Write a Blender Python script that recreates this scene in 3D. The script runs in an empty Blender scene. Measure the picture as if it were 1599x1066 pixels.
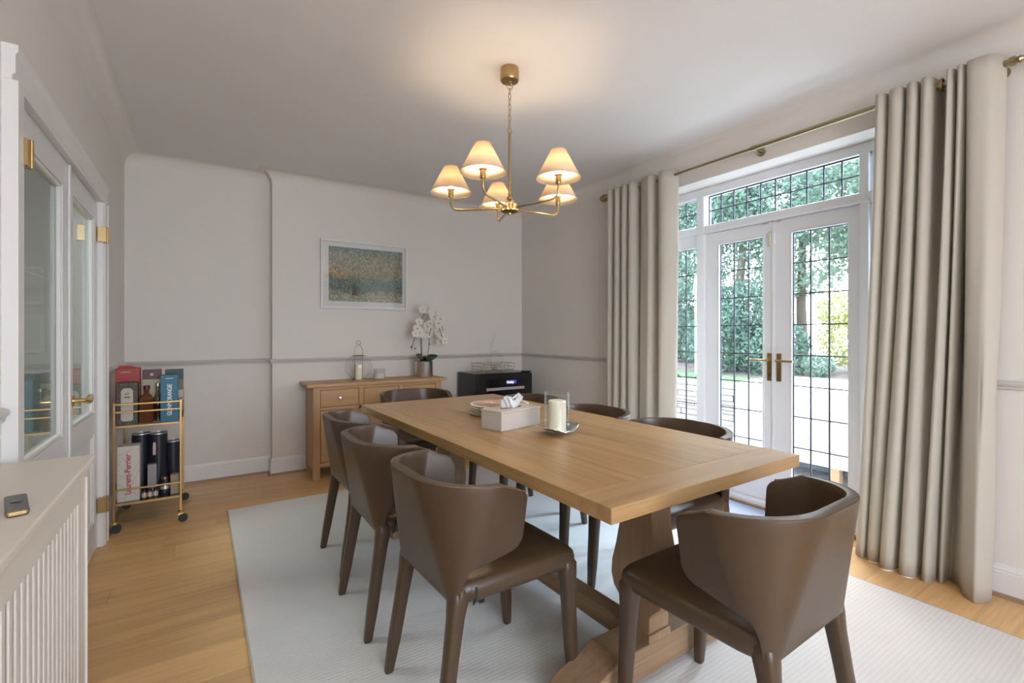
import bpy, bmesh, math, random
import numpy as np
from mathutils import Vector, Matrix
PI = math.pi
random.seed(7)
sc = bpy.context.scene
COL = sc.collection

# ------------------------------------------------------------------ camera, sky, lights, exposure
cam_d = bpy.data.cameras.new('camera'); cam = bpy.data.objects.new('camera', cam_d); COL.objects.link(cam)
cam_d.sensor_width = 36.0; cam_d.lens = 745.0 / 1599.0 * 36.0
cam_d.shift_x = -0.5 / 1599; cam_d.shift_y = -12.0 / 1599.0; cam_d.clip_start = 0.05; cam_d.clip_end = 200
cam.location = (0, 0, 1.22)
cam.rotation_euler = (PI / 2, 0, -math.atan(487 / 745.0))
sc.camera = cam
sc.view_settings.view_transform = 'Standard'; sc.view_settings.look = 'None'
sc.view_settings.exposure = 0.07; sc.view_settings.gamma = 1.0; sc.view_settings.use_curve_mapping = False

world = bpy.data.worlds.new('sky'); sc.world = world; world.use_nodes = True
wn = world.node_tree.nodes; wl = world.node_tree.links
bg = wn['Background']
skyt = wn.new('ShaderNodeTexSky'); skyt.sky_type = 'NISHITA'; skyt.sun_disc = False
skyt.sun_elevation = math.radians(48); skyt.sun_rotation = math.radians(60); skyt.dust_density = 4.0; skyt.air_density = 1.0
skyt.ozone_density = 1.0
mixs = wn.new('ShaderNodeMixRGB'); mixs.inputs[0].default_value = 0.55; mixs.inputs[2].default_value = (7.0, 8.2, 10.0, 1)
wl.new(skyt.outputs[0], mixs.inputs[1]); wl.new(mixs.outputs[0], bg.inputs['Color'])
bg.inputs['Strength'].default_value = 1.4

def lamp(name, kind, loc, energy, color, rot=(0, 0, 0), **k):
    d = bpy.data.lights.new(name, kind); d.energy = energy; d.color = color
    for a, b in k.items(): setattr(d, a, b)
    o = bpy.data.objects.new(name, d); o.location = loc; o.rotation_euler = rot; COL.objects.link(o); return o
# hazy sun over the garden, coming in high through the french doors
sun_dir = Vector((-1.0, 0.12, -0.95))
sun = lamp('sun', 'SUN', (12, 0, 12), 13.0, (0.50, 0.75, 1.0), angle=math.radians(50))
sun.rotation_euler = sun_dir.to_track_quat('-Z', 'Y').to_euler()
# added fill light behind the camera, set in an invented window opening
lamp('front_fill_light', 'AREA', (.75, -2.52, 1.45), 43.0, (1.0, 0.95, 0.90), rot=(PI / 2, 0, 0), shape='RECTANGLE', size=1.9, size_y=1.7)
# added fill light to brighten the hall beyond the glazed doors
lamp('hall_fill_light', 'AREA', (-1.6, 3.2, 2.5), 45.0, (0.95, 1.0, 0.98), size=0.5)

# ------------------------------------------------------------------ materials
def newmat(name):
    m = bpy.data.materials.new(name); m.use_nodes = True
    return m, m.node_tree.nodes, m.node_tree.links, m.node_tree.nodes['Principled BSDF']
def plain(name, c, rough=0.5, metal=0.0, bump=0.0, bscale=60, var=0.0, vscale=8, coat=0.0, emit=None, es=0.0, spec=0.5, sheen=0.0):
    m, n, l, b = newmat(name)
    b.inputs['Base Color'].default_value = (*c, 1); b.inputs['Roughness'].default_value = rough
    b.inputs['Metallic'].default_value = metal; b.inputs['Coat Weight'].default_value = coat
    b.inputs['Specular IOR Level'].default_value = spec; b.inputs['Sheen Weight'].default_value = sheen
    if emit: b.inputs['Emission Color'].default_value = (*emit, 1); b.inputs['Emission Strength'].default_value = es
    tc = n.new('ShaderNodeTexCoord')
    if var:
        t = n.new('ShaderNodeTexNoise'); t.inputs['Scale'].default_value = vscale; t.inputs['Detail'].default_value = 4
        l.new(tc.outputs['Object'], t.inputs['Vector'])
        r = n.new('ShaderNodeValToRGB')
        r.color_ramp.elements[0].position = .3; r.color_ramp.elements[1].position = .7
        r.color_ramp.elements[0].color = (*[x * (1 - var) for x in c], 1); r.color_ramp.elements[1].color = (*[min(1, x * (1 + var)) for x in c], 1)
        l.new(t.outputs['Fac'], r.inputs[0]); l.new(r.outputs[0], b.inputs['Base Color'])
    if bump:
        t = n.new('ShaderNodeTexNoise'); t.inputs['Scale'].default_value = bscale; t.inputs['Detail'].default_value = 3
        l.new(tc.outputs['Object'], t.inputs['Vector'])
        bp = n.new('ShaderNodeBump'); bp.inputs['Strength'].default_value = bump; bp.inputs['Distance'].default_value = 0.005
        l.new(t.outputs['Fac'], bp.inputs['Height']); l.new(bp.outputs[0], b.inputs['Normal'])
    return m
def wood(name, c1, c2, axis=0, rough=0.45, dark=(.2, .12, .06), vary=0.12, fine=110, streak=0.35, coat=0.0):
    m, n, l, b = newmat(name)
    tc = n.new('ShaderNodeTexCoord'); oi = n.new('ShaderNodeObjectInfo')
    add = n.new('ShaderNodeVectorMath'); add.operation = 'MULTIPLY_ADD'
    add.inputs[1].default_value = (1, 1, 1)
    cmb = n.new('ShaderNodeMath'); cmb.operation = 'MULTIPLY'; cmb.inputs[1].default_value = 37.0
    l.new(oi.outputs['Random'], cmb.inputs[0]); l.new(tc.outputs['Object'], add.inputs[0]); l.new(cmb.outputs[0], add.inputs[2])
    mp = n.new('ShaderNodeMapping'); s = [14, 14, 14]; s[axis] = 0.9; mp.inputs['Scale'].default_value = s
    l.new(add.outputs[0], mp.inputs['Vector'])
    t = n.new('ShaderNodeTexNoise'); t.inputs['Scale'].default_value = 1.0; t.inputs['Detail'].default_value = 6
    t.inputs['Distortion'].default_value = 0.7; l.new(mp.outputs[0], t.inputs['Vector'])
    r = n.new('ShaderNodeValToRGB'); r.color_ramp.elements[0].position = .32; r.color_ramp.elements[1].position = .68
    r.color_ramp.elements[0].color = (*c1, 1); r.color_ramp.elements[1].color = (*c2, 1); l.new(t.outputs['Fac'], r.inputs[0])
    mp2 = n.new('ShaderNodeMapping'); s = [fine] * 3; s[axis] = 3.0; mp2.inputs['Scale'].default_value = s; l.new(add.outputs[0], mp2.inputs['Vector'])
    t2 = n.new('ShaderNodeTexNoise'); t2.inputs['Scale'].default_value = 1.0; t2.inputs['Detail'].default_value = 3; l.new(mp2.outputs[0], t2.inputs['Vector'])
    r2 = n.new('ShaderNodeValToRGB'); r2.color_ramp.elements[0].position = .30; r2.color_ramp.elements[1].position = .5
    r2.color_ramp.elements[0].color = (streak, streak, streak, 1); r2.color_ramp.elements[1].color = (0, 0, 0, 1); l.new(t2.outputs['Fac'], r2.inputs[0])
    mx = n.new('ShaderNodeMixRGB'); mx.inputs[2].default_value = (*dark, 1); l.new(r2.outputs[0], mx.inputs[0]); l.new(r.outputs[0], mx.inputs[1])
    hs = n.new('ShaderNodeHueSaturation'); mr = n.new('ShaderNodeMapRange')
    mr.inputs['To Min'].default_value = 1 - vary; mr.inputs['To Max'].default_value = 1 + vary
    l.new(oi.outputs['Random'], mr.inputs['Value']); l.new(mr.outputs[0], hs.inputs['Value']); l.new(mx.outputs[0], hs.inputs['Color'])
    l.new(hs.outputs[0], b.inputs['Base Color']); b.inputs['Roughness'].default_value = rough; b.inputs['Coat Weight'].default_value = coat
    bp = n.new('ShaderNodeBump'); bp.inputs['Strength'].default_value = 0.25; bp.inputs['Distance'].default_value = 0.002; bp.invert = True
    l.new(r2.outputs[0], bp.inputs['Height']); l.new(bp.outputs[0], b.inputs['Normal'])
    return m
def glass(name, tint=(1, 1, 1), ior=1.45, rough=0.0, boost=1.0):
    m = bpy.data.materials.new(name); m.use_nodes = True; n = m.node_tree.nodes; l = m.node_tree.links
    n.remove(n['Principled BSDF'])
    tr = n.new('ShaderNodeBsdfTransparent'); tr.inputs[0].default_value = (*tint, 1)
    gl = n.new('ShaderNodeBsdfGlossy'); gl.inputs['Roughness'].default_value = rough
    fr = n.new('ShaderNodeLayerWeight'); fr.inputs['Blend'].default_value = .5
    pw_ = n.new('ShaderNodeMath'); pw_.operation = 'POWER'; pw_.inputs[1].default_value = 5.0; l.new(fr.outputs['Facing'], pw_.inputs[0])
    f0 = ((ior - 1) / (ior + 1)) ** 2
    mu = n.new('ShaderNodeMath'); mu.operation = 'MULTIPLY_ADD'; mu.inputs[1].default_value = (1 - f0) * boost; mu.inputs[2].default_value = f0 * boost; mu.use_clamp = True
    mx = n.new('ShaderNodeMixShader'); l.new(pw_.outputs[0], mu.inputs[0]); l.new(mu.outputs[0], mx.inputs[0])
    l.new(tr.outputs[0], mx.inputs[1]); l.new(gl.outputs[0], mx.inputs[2]); l.new(mx.outputs[0], n['Material Output'].inputs[0])
    return m
def cloth(name, c, trans=0.25, bump=0.25, scale=900, rough=0.9):
    m, n, l, b = newmat(name)
    b.inputs['Base Color'].default_value = (*c, 1); b.inputs['Roughness'].default_value = rough; b.inputs['Sheen Weight'].default_value = .1
    tc = n.new('ShaderNodeTexCoord'); t = n.new('ShaderNodeTexNoise'); t.inputs['Scale'].default_value = scale; l.new(tc.outputs['Object'], t.inputs['Vector'])
    bp = n.new('ShaderNodeBump'); bp.inputs['Strength'].default_value = bump; bp.inputs['Distance'].default_value = .001
    l.new(t.outputs['Fac'], bp.inputs['Height']); l.new(bp.outputs[0], b.inputs['Normal'])
    ts = n.new('ShaderNodeBsdfTranslucent'); ts.inputs[0].default_value = (*c, 1); mx = n.new('ShaderNodeMixShader'); mx.inputs[0].default_value = trans
    l.new(b.outputs[0], mx.inputs[1]); l.new(ts.outputs[0], mx.inputs[2]); l.new(mx.outputs[0], n['Material Output'].inputs[0])
    return m
def stripes(name, c1, c2, axis, freq, rough=0.9, noise=0.3, bump=.5):
    m, n, l, b = newmat(name)
    tc = n.new('ShaderNodeTexCoord'); w = n.new('ShaderNodeTexWave'); w.bands_direction = 'XYZ'[axis]; w.inputs['Scale'].default_value = freq
    w.inputs['Distortion'].default_value = 1.2; w.inputs['Detail'].default_value = 2; w.inputs['Detail Scale'].default_value = 3
    l.new(tc.outputs['Object'], w.inputs['Vector'])
    t = n.new('ShaderNodeTexNoise'); t.inputs['Scale'].default_value = 2.2; t.inputs['Detail'].default_value = 8; l.new(tc.outputs['Object'], t.inputs['Vector'])
    t3 = n.new('ShaderNodeTexNoise'); t3.inputs['Scale'].default_value = 90; t3.inputs['Detail'].default_value = 2; l.new(tc.outputs['Object'], t3.inputs['Vector'])
    mm = n.new('ShaderNodeMixRGB'); mm.inputs[0].default_value = .35; l.new(w.outputs['Fac'], mm.inputs[1]); l.new(t3.outputs['Fac'], mm.inputs[2])
    m2 = n.new('ShaderNodeMixRGB'); m2.inputs[0].default_value = noise; l.new(mm.outputs[0], m2.inputs[1]); l.new(t.outputs['Fac'], m2.inputs[2])
    r = n.new('ShaderNodeValToRGB'); r.color_ramp.elements[0].position = .25; r.color_ramp.elements[1].position = .75
    r.color_ramp.elements[0].color = (*c1, 1); r.color_ramp.elements[1].color = (*c2, 1); l.new(m2.outputs[0], r.inputs[0]); l.new(r.outputs[0], b.inputs['Base Color'])
    b.inputs['Roughness'].default_value = rough; b.inputs['Sheen Weight'].default_value = .2
    bp = n.new('ShaderNodeBump'); bp.inputs['Strength'].default_value = bump; bp.inputs['Distance'].default_value = .004
    l.new(mm.outputs[0], bp.inputs['Height']); l.new(bp.outputs[0], b.inputs['Normal'])
    return m

WALL = plain('matt_warm_white_wall_paint', (.69, .640, .588), .8, bump=.06, bscale=40)
CEIL = plain('matt_ceiling_paint', (.74, .71, .69), .85, bump=.05, bscale=30)
TRIM = plain('satin_white_trim', (.70, .675, .65), .35)
DOORW = plain('white_door_gloss', (.66, .64, .62), .3)
UPVC = plain('white_window_frame', (.80, .81, .84), .35)
COVERW = plain('cream_white_cover_paint', (.66, .60, .53), .4)
OAKF = wood('oak_floor', (.58, .345, .145), (.72, .455, .20), 0, .38, dark=(.34, .20, .10), vary=.10, fine=70, streak=.30)
OAKT = wood('oak_table_long', (.31, .175, .066), (.41, .25, .105), 1, .34, dark=(.17, .085, .03), vary=.06, fine=95, streak=.5)
OAKX = wood('oak_table_cross', (.31, .178, .074), (.41, .255, .118), 0, .34, dark=(.22, .12, .05), vary=.05, fine=120, streak=.35)
OAKL = wood('oak_table_legs', (.27, .165, .09), (.36, .235, .135), 2, .5, dark=(.16, .09, .04), vary=.05, fine=90, streak=.35)
OAKS = wood('oak_sideboard', (.44, .25, .11), (.52, .31, .145), 0, .45, dark=(.36, .2, .09), vary=.04, fine=80, streak=.2)
OAKSV = wood('oak_sideboard_upright', (.42, .245, .11), (.50, .30, .14), 2, .45, dark=(.34, .19, .09), vary=.04, fine=80, streak=.2)
BEAD = plain('oak_bead', (.30, .19, .11), .5)
LEATH = plain('taupe_leather', (.066, .0385, .0205), .33, bump=.08, bscale=300, var=.06, vscale=3)
PIPE = plain('dark_leather_seam', (.10, .062, .038), .5)
BLACKF = plain('black_fabric', (.015, .015, .017), .7)
RUG = stripes('pale_ribbed_rug', (.575, .55, .52), (.68, .655, .625), 1, 19, noise=.6, bump=.14)
MAT = stripes('blue_grey_door_mat', (.16, .19, .29), (.33, .37, .48), 0, 14, noise=.3)
BRASS = plain('antique_brass', (.46, .33, .16), .28, 1.0)
BRASSD = plain('dark_brass', (.34, .25, .13), .35, 1.0)
GOLD = plain('gold_cart_metal', (.46, .30, .13), .32, 1.0)
GOLDP = plain('polished_gold', (.85, .62, .25), .16, 1.0)
ROD = plain('aged_pole_brass', (.38, .32, .20), .3, 1.0)
STEEL = plain('brushed_steel', (.66, .65, .64), .38, 1.0, bump=.02, bscale=400)
CHROME = plain('chrome', (.85, .85, .85), .07, 1.0)
BLACK = plain('gloss_black', (.012, .012, .014), .2)
RUBBER = plain('black_rubber', (.02, .02, .02), .6)
LEAD = plain('dark_leading', (.035, .035, .045), .5)
GLASS = glass('window_glass', (.97, .985, .98), 1.35)
DGLASS = glass('door_glass', (.80, .85, .83), 1.75)
CGLASS = glass('clear_glass', (.965, .975, .97), 1.5, boost=1.0)
PGLASS = glass('picture_glass', (.97, .97, .97), 1.5, boost=1.3)
CURT = cloth('cream_curtain', (.58, .53, .45), .2)
SHADE = cloth('ivory_pleated_shade', (.88, .755, .57), .5, bump=.1)
WAX = plain('cream_wax', (.80, .74, .58), .5, spec=.4)
BULB = plain('bulb_glass', (1, .9, .7), .4, emit=(1, .76, .50), es=225)
TISSUEB = plain('taupe_leatherette_box', (.50, .43, .37), .5)
PAPER = plain('white_tissue_paper', (.62, .60, .58), .9, bump=.3, bscale=50)
RATT = wood('light_rattan', (.50, .31, .20), (.62, .42, .28), 0, .6, vary=.05, fine=60)
RATTD = plain('rattan_bead_edge', (.74, .66, .56), .6)
RATTS = plain('rattan_dark_wrap', (.22, .12, .07), .7)

# ------------------------------------------------------------------ mesh helpers
class MB:
    def __init__(s): s.bm = bmesh.new()
    def box(s, x0, x1, y0, y1, z0, z1):
        v = [s.bm.verts.new(p) for p in ((x0, y0, z0), (x1, y0, z0), (x1, y1, z0), (x0, y1, z0), (x0, y0, z1), (x1, y0, z1), (x1, y1, z1), (x0, y1, z1))]
        for f in ((0, 3, 2, 1), (4, 5, 6, 7), (0, 1, 5, 4), (1, 2, 6, 5), (2, 3, 7, 6), (3, 0, 4, 7)): s.bm.faces.new([v[i] for i in f])
        return s
    def loft(s, rings, cap=True, close=True):
        R = [[s.bm.verts.new(p) for p in r] for r in rings]; n = len(R[0])
        for a, b in zip(R[:-1], R[1:]):
            for i in range(n if close else n - 1):
                j = (i + 1) % n
                s.bm.faces.new((a[i], a[j], b[j], b[i]))
        if cap and close: s.bm.faces.new(R[0][::-1]); s.bm.faces.new(R[-1])
        return s
    def lathe(s, prof, c=(0, 0, 0), n=32, cap=True):
        return s.loft([[(c[0] + r * math.cos(2 * PI * i / n), c[1] + r * math.sin(2 * PI * i / n), c[2] + z) for i in range(n)] for r, z in prof], cap)
    def lathe_open(s, prof, c=(0, 0, 0), n=32): return s.lathe(prof, c, n, False)
    def tube(s, pts, r, n=10, closed=False):
        pts = [Vector(p) for p in pts]; rs = r if isinstance(r, (list, tuple)) else [r] * len(pts)
        N = len(pts); rings = []; up = None
        for i, p in enumerate(pts):
            if closed: t = (pts[(i + 1) % N] - pts[i - 1])
            else: t = pts[min(i + 1, N - 1)] - pts[max(i - 1, 0)]
            t.normalize()
            if up is None:
                up = Vector((0, 0, 1)) if abs(t.z) < .9 else Vector((1, 0, 0))
            a = t.cross(up).normalized(); b = a.cross(t).normalized(); up = b
            rings.append([p + (a * math.cos(2 * PI * k / n) + b * math.sin(2 * PI * k / n)) * rs[i] for k in range(n)])
        if closed: rings.append(rings[0]); return s.loft(rings, False)
        return s.loft(rings, True)
    def prism(s, poly, axis, a, b):
        def P(u, v, w): return {0: (w, u, v), 1: (u, w, v), 2: (u, v, w)}[axis]
        A = [s.bm.verts.new(P(u, v, a)) for u, v in poly]; B = [s.bm.verts.new(P(u, v, b)) for u, v in poly]
        n = len(poly)
        for i in range(n): s.bm.faces.new((A[i], A[(i + 1) % n], B[(i + 1) % n], B[i]))
        s.bm.faces.new(A[::-1]); s.bm.faces.new(B); return s
    def build(s, name, m, parent=None, loc=None, bev=0.0, seg=2, smooth=False, rot=None, fixn=True):
        if fixn: bmesh.ops.recalc_face_normals(s.bm, faces=s.bm.faces)
        me = bpy.data.meshes.new(name); s.bm.to_mesh(me); s.bm.free()
        me.materials.append(m)
        o = bpy.data.objects.new(name, me); COL.objects.link(o)
        if loc: o.location = loc
        if rot: o.rotation_euler = rot
        if parent: o.parent = parent
        if smooth:
            for p in me.polygons: p.use_smooth = True
        if smooth or bev: 
            if smooth: me.set_sharp_from_angle(angle=math.radians(38))
        if bev:
            md = o.modifiers.new('bevel', 'BEVEL'); md.width = bev; md.segments = seg; md.limit_method = 'ANGLE'; md.angle_limit = math.radians(35)
        return o
def B(name, m, parent, x0, x1, y0, y1, z0, z1, bev=0.0, seg=2):
    cx, cy, cz = (x0 + x1) / 2, (y0 + y1) / 2, (z0 + z1) / 2
    return MB().box(x0 - cx, x1 - cx, y0 - cy, y1 - cy, z0 - cz, z1 - cz).build(name, m, parent, (cx, cy, cz), bev, seg)
def tag(o, label, cat, group=None, kind=None):
    o['label'] = label; o['category'] = cat
    if group: o['group'] = group
    if kind: o['kind'] = kind
    return o
def thing(name, label, cat, loc=(0, 0, 0), rz=0, group=None):
    o = bpy.data.objects.new(name, None); COL.objects.link(o); o.location = loc; o.rotation_euler = (0, 0, rz); o.empty_display_size = .05
    return tag(o, label, cat, group)
def struct(o): o['kind'] = 'structure'; return o
def sempty(name, loc=(0, 0, 0)):
    o = bpy.data.objects.new(name, None); COL.objects.link(o); o.location = loc; o['kind'] = 'structure'; return o
def copy_tree(o, parent=None):
    c = o.copy(); COL.objects.link(c)
    if parent is not None: c.parent = parent
    for ch in list(o.children): copy_tree(ch, c)
    return c
def text(name, body, m, parent, loc, rot, size, extrude=.0006, bold=0.0, sx=1.0, shear=0):
    c = bpy.data.curves.new(name, 'FONT'); c.body = body; c.size = size; c.extrude = extrude; c.align_x = 'CENTER'; c.align_y = 'CENTER'
    c.offset = bold; c.shear = shear; c.materials.append(m)
    tmp = bpy.data.objects.new(name + '_src', c); COL.objects.link(tmp); bpy.context.view_layer.update()
    me = bpy.data.meshes.new_from_object(tmp.evaluated_get(bpy.context.evaluated_depsgraph_get())); bpy.data.objects.remove(tmp)
    me.name = name; me.materials.clear(); me.materials.append(m)
    o = bpy.data.objects.new(name, me); COL.objects.link(o); o.location = loc; o.rotation_euler = rot; o.scale = (sx, 1, 1)
    if parent: o.parent = parent
    return o
def sweep(path, prof, name, m, closed=False, smooth=False, parent=None):
    """profile points (offset to the left-normal side, z) swept along a 2D path with mitred corners"""
    P = [Vector(p) for p in path]; N = len(P); rings = []
    for i in range(N):
        d0 = (P[i] - P[i - 1]).normalized() if i > 0 else None
        d1 = (P[i + 1] - P[i]).normalized() if i < N - 1 else None
        if d0 is None: d0 = d1
        if d1 is None: d1 = d0
        n0 = Vector((d0.y, -d0.x)); n1 = Vector((d1.y, -d1.x)); b = (n0 + n1).normalized(); k = 1 / max(.2, b.dot(n0))
        rings.append([(P[i].x + b.x * o * k, P[i].y + b.y * o * k, z) for o, z in prof])
    return MB().loft(rings, True).build(name, m, parent, smooth=smooth)

# ------------------------------------------------------------------ room shell
XL, XR, YB, YR, YF, ZC = -.49, 3.13, 4.585, 4.70, -2.4, 2.62
DY0, DY1 = 2.10, 3.58      # glazed double doors in the left wall
WY0, WY1, WZ = .85, 2.70, 2.364   # garden opening in the right wall
fl = sempty('floor', (0, 0, 0))
B('subfloor', BEAD, fl, XL - .4, XR + .3, YF - .2, YR + .3, -.08, -.016)
pw = .195; y = 1.024 - pw * 18; row = 0
while y < YR + .02:
    x = XL - .30 - random.random() * 1.0; 
    while x < XR + .2:
        L = 1.25; x0, x1 = max(x, XL - .1), min(x + L, XR + .2); yy1 = min(y + pw, YR + .02)
        if x1 - x0 > .03:
            B('plank', OAKF, fl, x0 + .0003, x1 - .0003, y + .0003, yy1 - .0003, -.016, 0, .0007, 1)
        x += L
    y += pw; row += 1
struct(B('ceiling', CEIL, None, XL - .3, XR + .3, YF - .3, YR + .3, ZC, ZC + .1))
def wallmesh(name, boxes, m=WALL):
    mb = MB()
    for b in boxes: mb.box(*b)
    return struct(mb.build(name, m))
wallmesh('wall_left', [(XL - .12, XL, YF - .2, DY0 - .03, 0, ZC), (XL - .12, XL, DY1 + .03, YR + .2, 0, ZC), (XL - .12, XL, DY0 - .03, DY1 + .03, 2.0, ZC)])
wallmesh('wall_back', [(XL - .12, XR + .2, YR, YR + .15, 0, ZC), (.52, XR + .2, YB, YR, 0, ZC)])
wallmesh('wall_right', [(XR, XR + .30, YF - .2, WY0, -.2, ZC), (XR, XR + .30, WY1, YR + .2, -.2, ZC), (XR, XR + .30, WY0, WY1, WZ, ZC)])
wallmesh('wall_front', [(XL - .12, -.25, YF - .15, YF, 0, ZC), (1.75, XR + .2, YF - .15, YF, 0, ZC), (-.25, 1.75, YF - .15, YF, 0, .55), (-.25, 1.75, YF - .15, YF, 2.35, ZC)])  # unseen wall; its window opening is added for the fill light
inner = [(XL, YF), (XL, YR), (.52, YR), (.52, YB), (XR, YB), (XR, YF)]
R = .11
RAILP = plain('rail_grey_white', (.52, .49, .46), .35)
cove = [(0, ZC + .02), (0, ZC - R)] + [(.0004 + R - R * math.cos(a), ZC - R + R * math.sin(a)) for a in [i * PI / 2 / 8 for i in range(9)]] + [(R + .0004, ZC + .02)]
struct(sweep(inner, cove, 'trim_1', WALL, smooth=True))
railp = [(0, .962), (.009, .962), (.012, .968), (.012, .974), (.019, .982), (.022, .990), (.018, .998), (.006, 1.003), (0, 1.003)]
railpu = [(o, z) for o, z in railp]
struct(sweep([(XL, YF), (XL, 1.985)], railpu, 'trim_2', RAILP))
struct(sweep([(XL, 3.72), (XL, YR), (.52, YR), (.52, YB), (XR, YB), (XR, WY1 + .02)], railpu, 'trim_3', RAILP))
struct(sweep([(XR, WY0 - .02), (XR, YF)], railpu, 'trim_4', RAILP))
skp = [(0, 0), (.016, 0), (.016, .112), (.012, .118), (.013, .124), (.007, .134), (.004, .145), (0, .147)]
bdp = [(.016, 0), (.034, 0), (.032, .010), (.026, .015), (.016, .017)]
struct(sweep([(XL, 3.72), (XL, YR), (.52, YR), (.52, YB), (XR, YB)], skp, 'baseboard_back', TRIM))
struct(sweep([(XR, YB), (XR, WY1 + .02)], skp, 'baseboard_right', TRIM))
struct(sweep([(XR, WY0 - .02), (XR, YF)], skp, 'baseboard_right', TRIM))
struct(sweep([(XL, YF), (XL, 1.985)], skp, 'baseboard_left', TRIM))
struct(sweep([(XL, 3.72), (XL, YR), (.52, YR), (.52, YB), (XR, YB), (XR, WY1 + .02)], bdp, 'trim_5', BEAD))
struct(sweep([(XR, WY0 - .02), (XR, YF)], bdp, 'trim_6', BEAD))

# ------------------------------------------------------------------ glazed double doors, left wall
arch = [(0, -.0), (.022, 0), (.022, .012), (.030, .022), (.030, .075), (.036, .085), (.036, .105), (.0, .105)]
ar = sempty('trim_7')
def arch_leg(y_in, sgn):
    poly = [(XL + o, y_in + sgn * w) for o, w in arch]
    return MB().prism(poly, 2, 0, 1.9745).build('door_jamb', TRIM, ar)
arch_leg(DY0, -1); arch_leg(DY1, 1)
MB().prism([(XL + o, 1.975 + w) for o, w in arch], 1, DY0 - .105, DY1 + .105).build('door_head', TRIM, ar)
B('door_frame', TRIM, ar, XL - .12, XL, DY0 - .03, DY0, 0, 2.0); B('door_frame', TRIM, ar, XL - .12, XL, DY1, DY1 + .03, 0, 2.0); B('door_frame', TRIM, ar, XL - .12, XL, DY0, DY1, 1.975, 2.0)
def glazed_leaf(n, y0, y1, hinge):
    d = sempty('door_%d' % n)
    x0, x1 = XL - .045, XL - .004; s = .095; zb, zt = .78, 1.86; bz, bt = .17, .66
    st = MB().box(x0, x1, y0, y0 + s, .006, 1.973).box(x0, x1, y1 - s, y1, .006, 1.973)
    st.build('stile', DOORW, d)
    B('rail', DOORW, d, x0, x1, y0 + s, y1 - s, zt, 1.973); B('rail', DOORW, d, x0, x1, y0 + s, y1 - s, bt, zb); B('rail', DOORW, d, x0, x1, y0 + s, y1 - s, .006, bz)
    B('panel', DOORW, d, x0 + .014, x1 - .014, y0 + s, y1 - s, bz, bt)
    B('glass_pane', DGLASS, d, XL - .027, XL - .023, y0 + s, y1 - s, zb, zt)
    for (a, b) in ((zb, zt), (bz, bt)):
        mo = MB(); yy0, yy1 = y0 + s, y1 - s; w = .016
        for q in ((yy0, yy0 + w, a, b), (yy1 - w, yy1, a, b), (yy0 + w, yy1 - w, a, a + w), (yy0 + w, yy1 - w, b - w, b)): mo.box(x1 - .020, x1 - .004, q[0], q[1], q[2], q[3])
        mo.build('moulding', DOORW, d, bev=.004)
    for z in (.20, 1.745):
        yy = y0 if hinge < 0 else y1
        h = MB(); h.box(XL + .0, XL + .0395, yy - .030 if hinge < 0 else yy - .028, yy + .028 if hinge < 0 else yy + .030, z, z + .085)
        h.tube([(XL + .042, yy, z - .003), (XL + .042, yy, z + .088)], .006)
        h.build('hinge', BRASS, d, bev=.001)
    return d
d1 = glazed_leaf(1, DY0, 2.862, -1); d2 = glazed_leaf(2, 2.866, DY1, 1)
def scroll_handle(d, y, dy):
    MB().tube([(XL - .004, y, .915), (XL + .008, y, .915)], .027, 20).build('rose', GOLDP, d, bev=.002)
    pts = [(XL + .006, y, .915), (XL + .045, y, .915), (XL + .052, y + dy * .02, .912), (XL + .052, y + dy * .05, .907), (XL + .052, y + dy * .085, .917), (XL + .050, y + dy * .115, .925), (XL + .048, y + dy * .128, .920)]
    MB().tube(pts, [.011, .010, .012, .015, .013, .009, .004], 12).build('lever', GOLDP, d, smooth=True)
scroll_handle(d2, 2.91, 1)
B('meeting_strip', DOORW, d2, XL - .004, XL + .006, 2.852, 2.876, .006, 1.973, .003)
# hall beyond
hall = sempty('trim_8')
HW = plain('hall_grey_paint', (.55, .58, .56), .8)
B('hall_wall', HW, hall, -2.5, -2.4, 1.2, 6.0, 0, 2.62); B('hall_wall', HW, hall, -2.5, XL - .12, 5.9, 6.0, 0, 2.62); B('hall_wall', HW, hall, -2.5, XL - .12, 1.1, 1.2, 0, 2.62)
B('hall_ceiling', HW, hall, -2.5, XL - .12, 1.1, 6.0, 2.62, 2.7); B('hall_floor', BEAD, hall, -2.5, XL - .12, 1.1, 6.0, -.1, 0)
B('hall_wall', HW, hall, XL - .14, XL - .12, YR + .2, 6.0, 0, 2.62)
for z in (1.48, 1.05):
    fr = thing('picture_frame', 'small white framed picture in the hall seen through the glazed door, ' + ('upper one' if z > 1.3 else 'lower one'), 'picture', (-1.33, 5.895, z), group='hall pictures')
    MB().box(-.16, .16, -.02, 0, 0, .34).build('frame', TRIM, fr, bev=.003); B('mount', HW, fr, -.13, .13, -.023, -.0205, .03, .31)
al = thing('arc_lamp', 'thin arching lamp stem in the hall seen through the glazed door', 'lamp', (-1.75, 5.5, 0))
MB().tube([(0, 0, .02), (0, 0, 1.2)] + [(.45 - .45 * math.cos(a), 0, 1.2 + .55 * math.sin(a)) for a in [i * PI / 14 for i in range(1, 12)]], .009).build('stem', STEEL, al, smooth=True)
MB().lathe([(.14, 0), (.14, .02), (.03, .03)]).build('base', STEEL, al)
MB().lathe_open([(.02, .08), (.09, -.02)], (.87, 0, 1.5)).build('lamp_shade', STEEL, al, smooth=True)

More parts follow.
